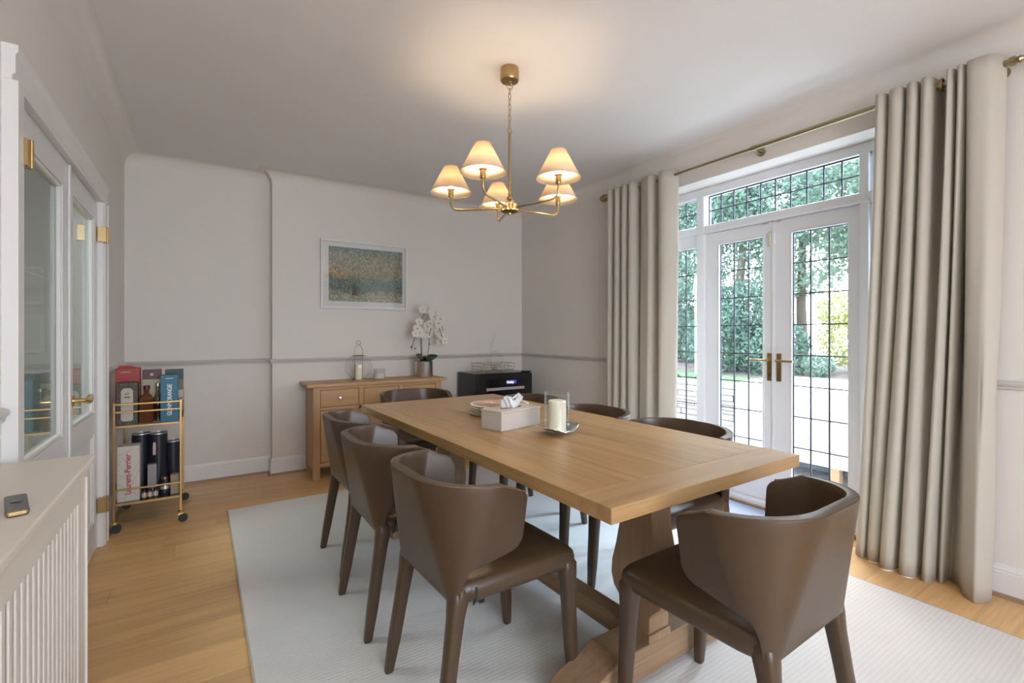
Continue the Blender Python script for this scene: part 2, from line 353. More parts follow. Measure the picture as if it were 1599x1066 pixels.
# ------------------------------------------------------------------ garden doors and windows, right wall
XP = 3.33
def leaded(parent, y0, y1, z0, z1, nc, nr, x=XP + .02):
    cw, ch = (y1 - y0) / nc, (z1 - z0) / nr
    pm = MB().box(-.002, .002, -cw / 2 + .001, cw / 2 - .001, -ch / 2 + .001, ch / 2 - .001).build('glass_pane', GLASS, parent, (x, y0 + cw / 2, z0 + ch / 2))
    for i in range(nc):
        for j in range(nr):
            if i == j == 0: continue
            c = pm.copy(); c.location = (x + random.uniform(-.0005, .0005), y0 + cw * (i + .5), z0 + ch * (j + .5)); c.rotation_euler = (0, random.uniform(-.006, .006), random.uniform(-.006, .006)); COL.objects.link(c)
    for i in range(nc + 1): B('lead_bar', LEAD, parent, x - .006, x + .006, y0 + cw * i - .0045, y0 + cw * i + .0045, z0, z1, .002, 1)
    for j in range(nr + 1): B('lead_bar', LEAD, parent, x - .0055, x + .0055, y0, y1, z0 + ch * j - .004, z0 + ch * j + .004, .002, 1)
fr = sempty('window_1')           # fixed outer frame with fanlight
B('sill', UPVC, fr, XP - .06, XP + .12, WY0, WY1, 0, .05, .006); 
B('oak_threshold', BEAD, fr, XP - .085, XP - .06, WY0, WY1, 0, .02, .004)
B('head', UPVC, fr, XP - .01, XP + .07, WY0, WY1, 2.30, WZ, .004); B('transom', UPVC, fr, XP - .025, XP + .07, WY0 + .05, WY1 - .05, 2.003, 2.065, .006)
B('drip_bead', UPVC, fr, XP - .04, XP - .025, 1.20, 2.37, 1.998, 2.02, .005)
for (a, b) in ((WY0, WY0 + .06), (WY1 - .06, WY1)): B('jamb', UPVC, fr, XP - .01, XP + .07, a, b, .05, 2.30, .004)
for (a, b) in ((1.205, 1.256), (2.307, 2.375)): B('mullion', UPVC, fr, XP - .03, XP + .07, a, b, .05, 2.30, .006)
leaded(fr, 1.262, 2.292, 2.068, 2.296, 10, 2)
for n, (a, b) in enumerate(((.93, 1.180), (2.389, 2.62))):
    w = sempty('window_%d' % (n + 2))
    sash = MB()
    lo, hi = (a - .03, b + .02)
    for (z0, z1, g0, g1) in ((.05, 2.003, .24, 1.905), (2.065, 2.30, 2.078, 2.292)):
        sash.box(XP, XP + .045, lo, a, z0, z1).box(XP, XP + .045, b, hi, z0, z1).box(XP, XP + .045, a, b, z0, g0).box(XP, XP + .045, a, b, g1, z1)
    sash.build('sash', UPVC, w, bev=.003)
    leaded(w, a, b, .24, 1.905, 2, 8); leaded(w, a, b, 2.078, 2.292, 2, 2)
def french(n, y0, y1, g0, g1, hy, dy):
    d = sempty('door_%d' % n); x0, x1 = XP, XP + .045
    MB().box(x0, x1, y0, g0, .052, 2.0).box(x0, x1, g1, y1, .052, 2.0).box(x0, x1, g0, g1, .052, .24).box(x0, x1, g0, g1, 1.912, 2.0).build('leaf_frame', UPVC, d)
    be = MB(); w = .011
    for q in ((g0 - .001, g0 + w, .24, 1.912), (g1 - w, g1 + .001, .24, 1.912), (g0, g1, .239, .24 + w), (g0, g1, 1.912 - w, 1.913)): be.box(x0 - .004, x0 + .014, *q)
    be.build('glazing_bead', UPVC, d, bev=.004)
    leaded(d, g0 + w, g1 - w, .24 + w, 1.912 - w, 3, 8)
    hp = B('handle_plate', BRASS, d, x0 - .008, x0, hy - .0165, hy + .0165, .892, 1.025 + .06, .002)
    lv = MB().tube([(x0 - .006, hy, 1.035), (x0 - .045, hy, 1.035), (x0 - .05, hy + dy * .012, 1.035), (x0 - .05, hy + dy * .115, 1.035)], [.010, .009, .009, .0075], 12).build('lever', BRASS, d, smooth=True)
    if dy > 0: MB().tube([(x0 - .0085, hy, .935), (x0 - .0095, hy, .935)], .004).build('keyhole', BLACK, d)
    return d
da = french(3, 1.782, 2.305, 1.847, 2.205, 1.806, 1); db = french(4, 1.258, 1.778, 1.315, 1.668, 1.741, -1)
B('meeting_bead', UPVC, db, XP - .008, XP, 1.770, 1.790, .052, 2.0, .004)
B('latch', UPVC, db, XP - .022, XP - .002, 1.765, 1.782, 1.84, 1.92, .003); B('latch', plain('cream_plastic', (.75, .70, .55), .4), da, XP - .022, XP - .002, 1.785, 1.802, 1.83, 1.925, .003)
for yy in (1.74, 1.83): B('shoot_bolt', STEEL, fr, XP - .03, XP - .001, yy - .015, yy + .015, 1.99, 2.0, .002)

# ------------------------------------------------------------------ curtain pole
po = thing('curtain_pole', 'aged brass curtain pole with bulb finials over the garden doors', 'curtain pole', (3.03, 1.75, 2.434))
MB().tube([(0, -1.18, 0), (0, .02, 0)], .0135, 16).build('pole', ROD, po, smooth=True)
MB().tube([(0, .0, 0), (0, 1.27, 0)], .0105, 16).build('pole', ROD, po, smooth=True)
MB().tube([(0, -.02, 0), (0, .015, 0)], .016, 16).build('collar', ROD, po, smooth=True)
for s, y0 in ((-1, -1.18), (1, 1.27)):
    pr = [(.0, 0), (.020, .001), (.021, .02), (.012, .026), (.017, .034), (.012, .042), (.009, .05), (.016, .062), (.028, .082), (.034, .105), (.031, .128), (.020, .148), (.004, .158)]
    MB().lathe([(r, z) for r, z in pr]).build('finial', ROD, po, loc=(0, y0, 0), rot=(-s * PI / 2, 0, 0), smooth=True)
for y0 in (-1.14, .0, 1.22):
    br = MB().tube([(.10, y0, -.005), (.0, y0, -.005)], .008).tube([(.099, y0, -.005), (.090, y0, -.005)], .028, 20)
    br.build('bracket', ROD, po, bev=.001)

# ------------------------------------------------------------------ curtains
def catmull(P, per=8):
    out = []; n = len(P)
    for i in range(n - 1):
        p0, p1, p2, p3 = P[max(i - 1, 0)], P[i], P[i + 1], P[min(i + 2, n - 1)]
        for k in range(per):
            t = k / per; out.append(tuple(.5 * ((2 * p1[c]) + (-p0[c] + p2[c]) * t + (2 * p0[c] - 5 * p1[c] + 4 * p2[c] - p3[c]) * t * t + (-p0[c] + 3 * p1[c] - 3 * p2[c] + p3[c]) * t ** 3) for c in range(len(p1))))
    out.append(tuple(P[-1])); return out
def curtain(label, pairs, ztop, zbot, rings, kink=0):
    th = thing('curtain', label, 'curtain', (3.03, pairs[0][1], 0), group='cream eyelet curtains')
    T = catmull([(a, b) for a, b, c, d in pairs]); Bo = catmull([(c, d) for a, b, c, d in pairs]); nz = 30
    mb = MB(); rows = []
    for j in range(nz + 1):
        t = j / nz; z = ztop + (zbot - ztop) * t; w = t ** 1.3; row = []
        for i, (p, q) in enumerate(zip(T, Bo)):
            wob = .004 * math.sin(i * .35 + t * 5) * t
            kk = kink * math.exp(-((t - .62) / .09) ** 2) * max(0, 1 - abs(i - (len(T) - 10)) / 10)
            row.append((p[0] * (1 - w) + q[0] * w + wob - kk - 3.03, p[1] * (1 - w) + q[1] * w - pairs[0][1] + wob * .5, z))
        rows.append(row)
    mb.loft(rows, False, False)
    o = mb.build('drape', CURT, th, smooth=True)
    for p in o.data.polygons: p.use_smooth = True
    md = o.modifiers.new('thick', 'SOLIDIFY'); md.thickness = .004; md.offset = 0
    for y in rings:
        MB().tube([(.0 + .028 * math.cos(a), y - pairs[0][1] + .0 , 2.434 + .028 * math.sin(a)) for a in [i * PI / 12 for i in range(24)]], .005, 8, True).build('eyelet', BRASSD, th, smooth=True)
    return th
F_, K_ = 2.965, 3.095
rc = []
# right curtain (nearest the camera): tight folds then a broad flat return panel
tops = [(3.06, 1.085), (F_, 1.045), (3.00, 1.018), (K_, 1.012), (3.00, 1.005), (F_, .975), (2.99, .945), (K_, .938), (3.00, .93), (F_, .905), (2.99, .885), (K_, .878), (3.0, .872), (F_, .852), (2.985, .83), (K_, .815), (3.10, .79), (3.05, .775), (F_, .765), (3.0, .745), (K_, .74), (3.0, .735), (F_, .722), (3.0, .703), (K_, .70), (3.0, .698), (2.96, .69), (2.955, .65), (2.975, .61), (3.04, .585), (3.09, .59)]
bots = [(3.09, 1.19), (3.03, 1.165), (3.015, 1.135), (3.075, 1.125), (3.03, 1.115), (3.005, 1.09), (3.01, 1.065), (3.07, 1.062), (3.01, 1.05), (2.965, 1.02), (2.975, .985), (3.065, .975), (3.02, .965), (2.975, .955), (2.96, .925), (2.975, .90), (3.07, .89), (3.03, .88), (2.985, .865), (2.985, .84), (3.075, .83), (3.05, .82), (3.03, .81), (3.06, .80), (3.105, .79), (3.05, .74), (2.985, .715), (2.945, .68), (2.935, .655), (3.03, .63), (3.09, .66)]
curtain('cream eyelet curtain right of the garden doors, nearest the camera, reaching the floor', [(a, b, c, d) for (a, b), (c, d) in zip(tops, bots)], 2.475, .003, [1.00, .92, .86, .80, .72, .635], .05)
topl = [(3.05, 3.05), (2.975, 3.03), (3.0, 2.99), (3.09, 2.975), (3.0, 2.96), (2.97, 2.935), (3.0, 2.905), (3.09, 2.895), (3.0, 2.88), (2.97, 2.85), (3.0, 2.82), (3.095, 2.81), (3.0, 2.80), (2.965, 2.765), (3.0, 2.735), (3.095, 2.73), (3.03, 2.70), (3.0, 2.66), (2.975, 2.60), (2.975, 2.56), (3.06, 2.53), (3.09, 2.50), (3.0, 2.49), (2.965, 2.455), (2.975, 2.41), (3.04, 2.36), (3.06, 2.355)]
botl = [(3.09, 3.10), (3.0, 3.07), (3.0, 3.03), (3.08, 3.01), (3.0, 3.0), (2.98, 2.96), (3.0, 2.93), (3.08, 2.92), (3.0, 2.90), (2.97, 2.87), (3.0, 2.84), (3.09, 2.83), (3.0, 2.82), (2.97, 2.79), (3.0, 2.75), (3.09, 2.74), (3.03, 2.72), (3.0, 2.68), (2.98, 2.62), (2.98, 2.58), (3.06, 2.55), (3.09, 2.52), (3.0, 2.50), (2.98, 2.48), (2.99, 2.45), (3.05, 2.40), (3.08, 2.40)]
curtain('cream eyelet curtain left of the garden doors by the far corner', [(a, b, c, d) for (a, b), (c, d) in zip(topl, botl)], 2.475, .003, [2.87, 2.80, 2.57, 2.41])

# ------------------------------------------------------------------ rug and mat
rg = thing('rug', 'large pale ribbed rug under the dining table', 'rug', (1.44, 1.9, 0))
MB().box(-1.285, 1.285, -1.93, 1.91, .0, .012).build('pile', RUG, rg, bev=.004)
bind = MB()
for x in (-1.287, 1.279): bind.box(x, x + .008, -1.932, 1.912, 0, .013)
for y in (-1.932, 1.904): bind.box(-1.279, 1.279, y, y + .008, 0, .013)
bind.build('border', plain('rug_binding', (.46, .42, .37), .9), rg, bev=.002)
tag(MB().box(-.24, .24, -.52, .52, 0, .010).build('door_mat', MAT, None, (3.0, 2.12, 0), bev=.003), 'ribbed blue-grey mat on the floor inside the garden doors', 'door mat')

# ------------------------------------------------------------------ dining table
TX0, TX1, TY0, TY1, TZ, TT = .880, 1.875, .905, 3.105, .765, .044
tb = thing('dining_table', 'long oak trestle dining table standing on the pale rug', 'table', ((TX0 + TX1) / 2, (TY0 + TY1) / 2, .012))
ox, oy, oz = tb.location
def TBx(name, m, x0, x1, y0, y1, z0, z1, bev=.002, parent=tb): return B(name, m, parent, x0 - ox, x1 - ox, y0 - oy, y1 - oy, z0 - oz, z1 - oz, bev)
top = TBx('tabletop', OAKX, TX0 + .012, TX1 - .012, TY0 + .012, TY1 - .012, TZ - TT + .002, TZ - .012)
tl = top.location
def plank(m, x0, x1, y0, y1): return B('plank', m, top, x0 - ox - tl.x, x1 - ox - tl.x, y0 - oy - tl.y, y1 - oy - tl.y, TZ - TT - oz - tl.z, TZ - oz - tl.z, .0012, 1)
e = .0004
for (a, b) in ((TY0, TY0 + .135), (TY1 - .135, TY1), (1.97, 2.075)): plank(OAKX, TX0 if a != 1.97 else TX0 + .10 + e, TX1 if a != 1.97 else TX1 - .10 - e, a + e, b - e)
for (a, b) in ((TX0, TX0 + .10), (TX1 - .10, TX1)): plank(OAKT, a + (e if a > TX0 else 0), b - (e if b < TX1 else 0), TY0 + .135 + e, TY1 - .135 - e)
xs = [TX0 + .10 + i * (TX1 - TX0 - .20) / 5 for i in range(6)]
for (ya, yb) in ((TY0 + .135, 1.97), (2.075, TY1 - .135)):
    for i in range(5): plank(OAKT, xs[i] + e, xs[i + 1] - e, ya + e, yb - e)
def pedestal(yc):
    prof = [(-.075, .70), (-.072, .60), (-.078, .52), (-.098, .43), (-.118, .36), (-.122, .31), (-.108, .265), (-.078, .235), (-.064, .215), (-.064, .165), (-.052, .152)]
    poly = prof + [(-a, z) for a, z in reversed(prof)]
    MB().prism([(a + yc - oy, z - oz) for a, z in poly], 0, 1.31 - ox, 1.415 - ox).build('leg', OAKL, tb, bev=.004)
    TBx('collar', OAKL, 1.305, 1.42, yc - .068, yc + .068, .128, .158, .004)
    foot = [(.955, .012), (.955, .055), (1.02, .085), (1.10, .105), (1.155, .132), (1.57, .132), (1.625, .105), (1.705, .085), (1.77, .055), (1.77, .012), (1.66, .012), (1.64, .028), (1.085, .028), (1.065, .012)]
    MB().prism([(x - ox, z - oz) for x, z in foot], 1, yc - .07 - oy, yc + .07 - oy).build('foot', wood_foot, tb, bev=.004)
    TBx('top_cleat', OAKL, .98, 1.78, yc - .05, yc + .05, .69, TZ - TT - .0005, .003)
wood_foot = wood('oak_table_feet', (.27, .165, .09), (.37, .24, .14), 0, .5, dark=(.16, .09, .04), vary=.03, fine=90, streak=.35)
pedestal(1.205); pedestal(2.80)
wood_str = wood('oak_table_stretcher', (.25, .15, .08), (.34, .22, .125), 1, .5, dark=(.16, .09, .04), vary=.03, fine=90, streak=.35)
TBx('stretcher', wood_str, 1.325, 1.40, 1.275, 2.73, .062, .135, .004)

tb.rotation_euler = (0, 0, math.radians(.8))
# ------------------------------------------------------------------ chairs
def smooth01(t): t = max(0, min(1, t)); return t * t * (3 - 2 * t)
def shell_point(t, piece, q, side):
    a = .221 + .056 * t; r = .238 + .070 * t; Rr = .048 + .165 * t
    if piece == 0: x, y = (a - Rr) * q, -r
    elif piece == 1:
        an = q * PI / 2; x, y = a - Rr + Rr * math.sin(an), -r + Rr - Rr * math.cos(an)
    else: x, y = a - .012 * q, (-r + Rr) * (1 - q) + (-.004 + .01 * t) * q
    return (side * x, y)
def make_chair():
    root = thing('dining_chair', '', 'chair', group='taupe leather dining chairs')
    cols = []
    half = [(0, k / 4) for k in range(4)] + [(1, k / 16) for k in range(16)] + [(2, q) for q in (0, .04, .08, .13, .2, .3, .42, .55, .68, .78, .86, .92, .96, .985, 1.0)]
    seq = [(-1, p) for p in reversed(half)] + [(1, p) for p in half[1:]]
    NV = 12; grid = []
    for side, (pc, q) in seq:
        f = 0 if pc == 0 else (q * .35 if pc == 1 else .35 + .65 * q)
        zt = .768 - .048 * smooth01(f * 1.0) 
        zb = .415
        x2, y2 = shell_point(.3, pc, q, 1); yend = shell_point(.3, 2, 1, 1)[1]
        ycut = -.212
        if pc and y2 > ycut:
            u = min(1, (y2 - ycut) / .035); zb = .415 + .098 * math.sqrt(max(0, 1 - (1 - u) ** 2)) + max(0, y2 - ycut - .035) * .13
        if pc == 2:
            e2 = yend - y2; rr = .042
            if e2 < rr:
                dz = rr - math.sqrt(max(0, rr * rr - (rr - e2) ** 2)); zb += dz; zt -= dz * .8
        col = []
        for v in range(NV + 1):
            z = zb + (zt - zb) * v / NV; t = (z - .415) / .353; x, y = shell_point(t, pc, q, side); col.append((x, y, z))
        grid.append(col)
    mb = MB(); mb.loft(grid, False, False)
    o = mb.build('backrest', LEATH, root, smooth=False, fixn=True)
    me = o.data
    # orient outward
    c = me.polygons[len(me.polygons) // 2]
    if c.normal.y > 0: me.flip_normals()
    for p in me.polygons: p.use_smooth = True
    md = o.modifiers.new('thick', 'SOLIDIFY'); md.thickness = .030; md.offset = -1; md.use_even_offset = False
    md = o.modifiers.new('bevel', 'BEVEL'); md.width = .009; md.segments = 3; md.limit_method = 'ANGLE'; md.angle_limit = math.radians(50)
    # seam along the top edge
    pts = []
    for side, (pc, q) in seq:
        if pc == 2 and q > .9: continue
        f = 0 if pc == 0 else (q * .35 if pc == 1 else .35 + .65 * q)
        x, y = shell_point(1, pc, q, side); L = math.hypot(x, y); pts.append((x - x / L * .007, y - y / L * .007, .7675 - .048 * smooth01(f)))
    MB().tube(pts, .0022, 6).build('piping', PIPE, root, smooth=True)
    # seat: rounded slab with crown
    n = 40; rings = []
    def outline(ins):
        r = []
        for k in range(n):
            a = 2 * PI * k / n; cx, sx = math.cos(a), math.sin(a); ex = 2 / 11
            r.append(((.2215 + .0105 * sx - ins) * math.copysign(abs(cx) ** ex, cx), (.236 - ins) * math.copysign(abs(sx) ** ex, sx) + .012))
        return r
    for ins, z in ((.03, .402), (.012, .403), (.003, .412), (0, .425), (0, .440), (.004, .455), (.014, .467), (.035, .4745), (.08, .478), (.15, .480), (.22, .481)):
        rings.append([(x, y, z) for x, y in outline(ins)])
    MB().loft(rings).build('seat', LEATH, root, smooth=True)
    def leg(xt, yt, xb, yb, top, w0):
        rings = []; n = 16
        for z, w in ((top, w0 * .75), (top - .010, w0 * .97), (top - .045, w0 * .93), (top - .09, w0 * .80), (.26, w0 * .72), (.12, .021), (.01, .016), (.0, .014)):
            t = 1 - z / top; cx, cy = xt + (xb - xt) * t, yt + (yb - yt) * t
            rings.append([(cx + w * math.copysign(abs(math.cos(2 * PI * k / n)) ** .55, math.cos(2 * PI * k / n)), cy + w * math.copysign(abs(math.sin(2 * PI * k / n)) ** .55, math.sin(2 * PI * k / n)), z) for k in range(n)])
        MB().loft(rings[::-1]).build('leg', LEATH, root, smooth=True)
    for s in (-1, 1):
        leg(s * .1975, .2115, s * .203, .236, .430, .0315)
        leg(s * .183, -.2015, s * .205, -.275, .45, .031)
    return root
def chair_tag(c):
    MB().tube([(.236, -.172, .462), (.247, -.178, .450), (.250, -.182, .432), (.242, -.185, .420), (.238, -.178, .428)], .0035, 6).build('ribbon_tag', BLACKF, c, smooth=True)
chair0 = make_chair(); first = True
RZ = .012
spots = [(.845, 1.475, -PI / 2 + .03, 'taupe leather chair on the door side of the table, nearest the camera'),
         (.825, 2.085, -PI / 2, 'taupe leather chair on the door side of the table, middle of that row'),
         (.860, 2.645, -PI / 2 + .02, 'taupe leather chair on the door side of the table, farthest of that row'),
         (1.79, 1.49, PI / 2 + .0, 'taupe leather chair on the window side, in front of the french doors'),
         (1.775, 2.09, PI / 2, 'taupe leather chair on the window side of the table, middle of that row'),
         (1.79, 2.70, PI / 2, 'taupe leather chair on the window side, farthest, before the wine cooler'),
         (1.345, .855, .03, 'taupe leather chair at the near end of the table, seen from behind'),
         (1.385, 3.36, PI, 'taupe leather chair at the far end of the table, in front of the sideboard')]
for x, y, r, lb in spots:
    c = chair0 if first else copy_tree(chair0); first = False
    c.location = (x, y, RZ); c.rotation_euler = (0, 0, r); c['label'] = lb
    c['_i'] = 1
for c in [o for o in list(COL.objects) if o.name.startswith('dining_chair') and o.parent is None][:2]: chair_tag(c)

# ------------------------------------------------------------------ chandelier
ch = thing('chandelier', 'brass five-arm chandelier with ivory cone shades hanging over the table', 'chandelier', (1.367, 2.117, 0))
MB().lathe([(.0, ZC), (.047, ZC), (.049, ZC - .006), (.049, ZC - .060), (.046, ZC - .068), (.012, ZC - .070), (.012, ZC - .076), (.0, ZC - .076)]).build('canopy', BRASS, ch, smooth=True)
MB().tube([(.017 * math.cos(a), 0, ZC - .092 + .017 * math.sin(a)) for a in [i * PI / 10 for i in range(20)]], .0022, 6, True).build('chain_link', BRASSD, ch, smooth=True)
z = ZC - .119; k = 0
while z > 2.292:
    L = .020
    pts = []
    for i in range(16):
        a = i * PI / 8; u, v = .0068 * math.cos(a), .0165 * math.sin(a); pts.append((u, 0, z + v) if k % 2 else (0, u, z + v))
    MB().tube(pts, .0019, 6, True).build('chain_link', BRASSD, ch, smooth=True); z -= .0285; k += 1
MB().tube([(.013 * math.cos(a), 0, 2.290 + .013 * math.sin(a)) for a in [i * PI / 10 for i in range(20)]], .0022, 6, True).build('chain_link', BRASSD, ch, smooth=True)
MB().tube([(0, 0, 2.28), (0, 0, 1.955)], .0075, 14).build('rod', BRASS, ch, smooth=True)
MB().lathe([(0, 1.962), (.010, 1.960), (.006, 1.95), (.015, 1.94), (.015, 1.93), (.006, 1.922), (.022, 1.912), (.022, 1.905), (.028, 1.902), (.028, 1.862), (.010, 1.858), (.008, 1.848), (0, 1.846)]).build('hub', BRASS, ch, smooth=True)
MB().lathe([(0, 1.874), (.045, 1.873), (.046, 1.866), (.030, 1.858), (0, 1.857)]).build('hub_plate', BRASSD, ch, smooth=True)
F2 = Vector((.5476, .8368)); R2 = Vector((.8368, -.5476))
for k in range(5):
    an = math.radians(-41 + 72 * k); dr = R2 * math.cos(an) + F2 * math.sin(an); dx, dy = dr.x, dr.y; RR = .315
    MB().lathe([(.0, 0), (.013, 0), (.013, .034), (0, .034)], (dx * .034, dy * .034, 1.866), 16).build('arm_socket', BRASS, ch, smooth=True)
    pts = [(dx * q, dy * q, zz) for q, zz in ((.035, 1.882), (.15, 1.880), (.26, 1.879), (.288, 1.881), (.303, 1.889), (.312, 1.903), (.315, 1.922), (.315, 1.95))]
    MB().tube(pts, .0052, 10).build('arm', BRASS, ch, smooth=True)
    cx, cy = dx * RR, dy * RR
    so = MB().lathe([(0, 1.944), (.013, 1.946), (.014, 1.952), (.0135, 1.985), (.019, 1.986), (.019, 1.991), (.0, 1.991)], (cx, cy, 0), 20).build('socket', BRASS, ch, smooth=True)
    bu = MB().lathe([(0, 1.991), (.008, 1.992), (.009, 2.0), (.020, 2.02), (.022, 2.035), (.016, 2.055), (.004, 2.066)], (cx, cy, 0), 16).build('bulb', BULB, ch, smooth=True)
    sh = []
    n = 40
    for r, zz in ((.107, 1.974), (.037, 2.108)):
        sh.append([(cx + r * math.cos(2 * PI * i / n), cy + r * math.sin(2 * PI * i / n), zz) for i in range(n)])
    s_ = MB().loft(sh, False).build('lamp_shade', SHADE, ch, smooth=True)
    md = s_.modifiers.new('thick', 'SOLIDIFY'); md.thickness = .0015
    rim = MB().tube([(cx + .1075 * math.cos(2 * PI * i / n), cy + .1075 * math.sin(2 * PI * i / n), 1.974) for i in range(n)], .0018, 6, True)
    MB().tube([(cx + .0375 * math.cos(2 * PI * i / n), cy + .0375 * math.sin(2 * PI * i / n), 2.108) for i in range(n)], .0014, 6, True).build('shade_trim', SHADE, ch, smooth=True)
    rim.build('shade_trim', SHADE, ch, smooth=True)

# ------------------------------------------------------------------ sideboard
sb = thing('sideboard', 'oak sideboard with drawers against the back wall under the picture', 'sideboard', (1.362, 4.385, 0))
SX, SY0, SY1 = .578, -.165, .165    # half width, front, back
MB().box(-.63, .63, -.19, .178, .772, .800).build('top', OAKS, sb, bev=.006)
B('side_panel', OAKSV, sb, -SX + .005, -SX + .02, SY0 + .03, SY1 - .02, .07, .768); B('side_panel', OAKSV, sb, SX - .02, SX - .005, SY0 + .03, SY1 - .02, .07, .768)
for x in (-SX, SX - .055):
    for y in (SY0, SY1 - .045): B('leg', OAKSV, sb, x, x + .055, y, y + .045, 0, .771, .003)
B('frieze', OAKS, sb, -SX + .055, SX - .055, SY0 + .004, SY0 + .03, .747, .771)
B('rail', OAKS, sb, -SX + .055, SX - .055, SY0 + .004, SY0 + .03, .575, .600); B('rail', OAKS, sb, -SX + .055, SX - .055, SY0 + .004, SY0 + .03, .10, .135)
B('back_panel', OAKS, sb, -SX + .05, SX - .05, SY1 - .03, SY1 - .018, .07, .768); B('bottom_panel', OAKS, sb, -SX + .04, SX - .04, SY0 + .03, SY1 - .03, .10, .115)
B('inner_shadow_panel', plain('inner_shade_brown', (.08, .05, .03), .8), sb, -SX + .05, SX - .05, SY0 + .032, SY0 + .036, .12, .76)  # dark sheet standing in for the shade behind drawer and door gaps
wd = (2 * SX - .11 - 2 * .040) / 3
for i in range(3):
    x0 = -SX + .055 + i * (wd + .040); x1 = x0 + wd
    if i: B('stile', OAKSV, sb, x0 - .040, x0, SY0 + .004, SY0 + .03, .135, .747)
    dr = B('drawer', OAKS, sb, x0 + .004, x1 - .004, SY0 + .006, SY0 + .026, .604, .743, .002)
    do = B('door', OAKSV, sb, x0 + .004, x1 - .004, SY0 + .006, SY0 + .026, .139, .571, .002)
    cx = (x0 + x1) / 2
    kn = MB().lathe([(.006, 0), (.006, .010), (.013, .014), (.016, .020), (.013, .026), (.0, .029)], n=20).build('knob', STEEL, dr, rot=(PI / 2, 0, 0), loc=(0, -.010, 0), smooth=True)
    pm = MB()
    w2 = wd / 2 - .03
    for q in ((-w2, -w2 + .010, -.19, .19), (w2 - .010, w2, -.19, .19), (-w2, w2, .18, .19), (-w2, w2, -.19, -.18)): pm.box(q[0], q[1], -.0135, -.0095, q[2], q[3])
    pm.build('moulding', OAKSV, do)
    MB().lathe([(.006, 0), (.006, .010), (.013, .014), (.016, .020), (.013, .026), (.0, .029)], n=20).build('knob', STEEL, do, rot=(PI / 2, 0, 0), loc=(w2 + .012 if i == 0 else -w2 - .012, -.010, .12), smooth=True)

# ------------------------------------------------------------------ picture
pc = thing('framed_picture', 'white framed print of a snowy golden wood hanging over the sideboard', 'picture', (1.319, YB - .001, 1.77))
W2, H2 = .408, .315
fm = MB()
for q in ((-W2, -W2 + .018, -H2, H2), (W2 - .018, W2, -H2, H2), (-W2 + .018, W2 - .018, H2 - .018, H2), (-W2 + .018, W2 - .018, -H2, -H2 + .018)): fm.box(q[0], q[1], -.030, 0, q[2], q[3])
fm.build('frame', TRIM, pc, bev=.002)
B('mount', plain('white_mount', (.74, .71, .69), .7), pc, -W2 + .017, W2 - .017, -.012, -.002, -H2 + .017, H2 - .017)
def art():
    m, n, l, b = newmat('printed_woodland_scene')
    tc = n.new('ShaderNodeTexCoord'); v = n.new('ShaderNodeTexVoronoi'); v.inputs['Scale'].default_value = 75; l.new(tc.outputs['Object'], v.inputs['Vector'])
    sx = n.new('ShaderNodeSeparateXYZ'); l.new(tc.outputs['Object'], sx.inputs[0])
    t = n.new('ShaderNodeTexNoise'); t.inputs['Scale'].default_value = 9; t.inputs['Detail'].default_value = 5; l.new(tc.outputs['Object'], t.inputs['Vector'])
    # height + noise -> teal ground band / golden canopy / teal edge
    ma = n.new('ShaderNodeMath'); ma.operation = 'MULTIPLY_ADD'; ma.inputs[1].default_value = .12; l.new(t.outputs['Fac'], ma.inputs[0]); l.new(sx.outputs['Z'], ma.inputs[2])
    r = n.new('ShaderNodeValToRGB'); mr = n.new('ShaderNodeMapRange'); mr.inputs['From Min'].default_value = -.19; mr.inputs['From Max'].default_value = .31
    l.new(ma.outputs[0], mr.inputs['Value']); l.new(mr.outputs[0], r.inputs[0])
    el = r.color_ramp.elements; el[0].position = 0; el[0].color = (.30, .29, .22, 1); el[1].position = 1; el[1].color = (.11, .20, .18, 1)
    for p, c in ((.12, (.30, .29, .22)), (.22, (.06, .12, .11)), (.38, (.09, .16, .145)), (.50, (.24, .22, .15)), (.78, (.28, .26, .18)), (.9, (.19, .24, .19))):
        x = el.new(p); x.color = (*c, 1)
    sp = n.new('ShaderNodeValToRGB'); sp.color_ramp.elements[0].position = .15; sp.color_ramp.elements[1].position = .5
    sp.color_ramp.elements[0].color = (1, 1, 1, 1); sp.color_ramp.elements[1].color = (.0, .0, .0, 1)
    l.new(v.outputs['Distance'], sp.inputs[0])
    mx = n.new('ShaderNodeMixRGB'); mx.blend_type = 'OVERLAY'; mx.inputs[0].default_value = .75; l.new(r.outputs[0], mx.inputs[1]); l.new(v.outputs['Color'], mx.inputs[2])
    bw = n.new('ShaderNodeRGBToBW'); l.new(v.outputs['Color'], bw.inputs[0]); l.new(bw.outputs[0], mx.inputs[2])
    m3 = n.new('ShaderNodeMixRGB'); m3.inputs[2].default_value = (.42, .39, .28, 1)
    mf = n.new('ShaderNodeMath'); mf.operation = 'MULTIPLY'; mf.inputs[1].default_value = .6; l.new(sp.outputs[0], mf.inputs[0]); l.new(mf.outputs[0], m3.inputs[0]); l.new(mx.outputs[0], m3.inputs[1])
    l.new(m3.outputs[0], b.inputs['Base Color']); b.inputs['Roughness'].default_value = .6
    return m
pr = B('print', art(), pc, -.337, .361, -.0135, -.0122, -.247, .256)
tr = MB(); tr.prism([(-.045, -.19), (-.030, -.13), (-.034, -.09), (-.026, -.09), (-.022, -.11), (-.017, -.075), (-.010, -.11), (-.002, -.085), (-.002, -.13), (.012, -.19)], 1, -.0145, -.0137)
tr.build('printed_tree', plain('dark_trunk_ink', (.06, .045, .035), .6), pc, loc=(-.09, 0, 0))
B('glass_pane', PGLASS, pc, -W2 + .018, W2 - .018, -.024, -.0215, -H2 + .018, H2 - .018)

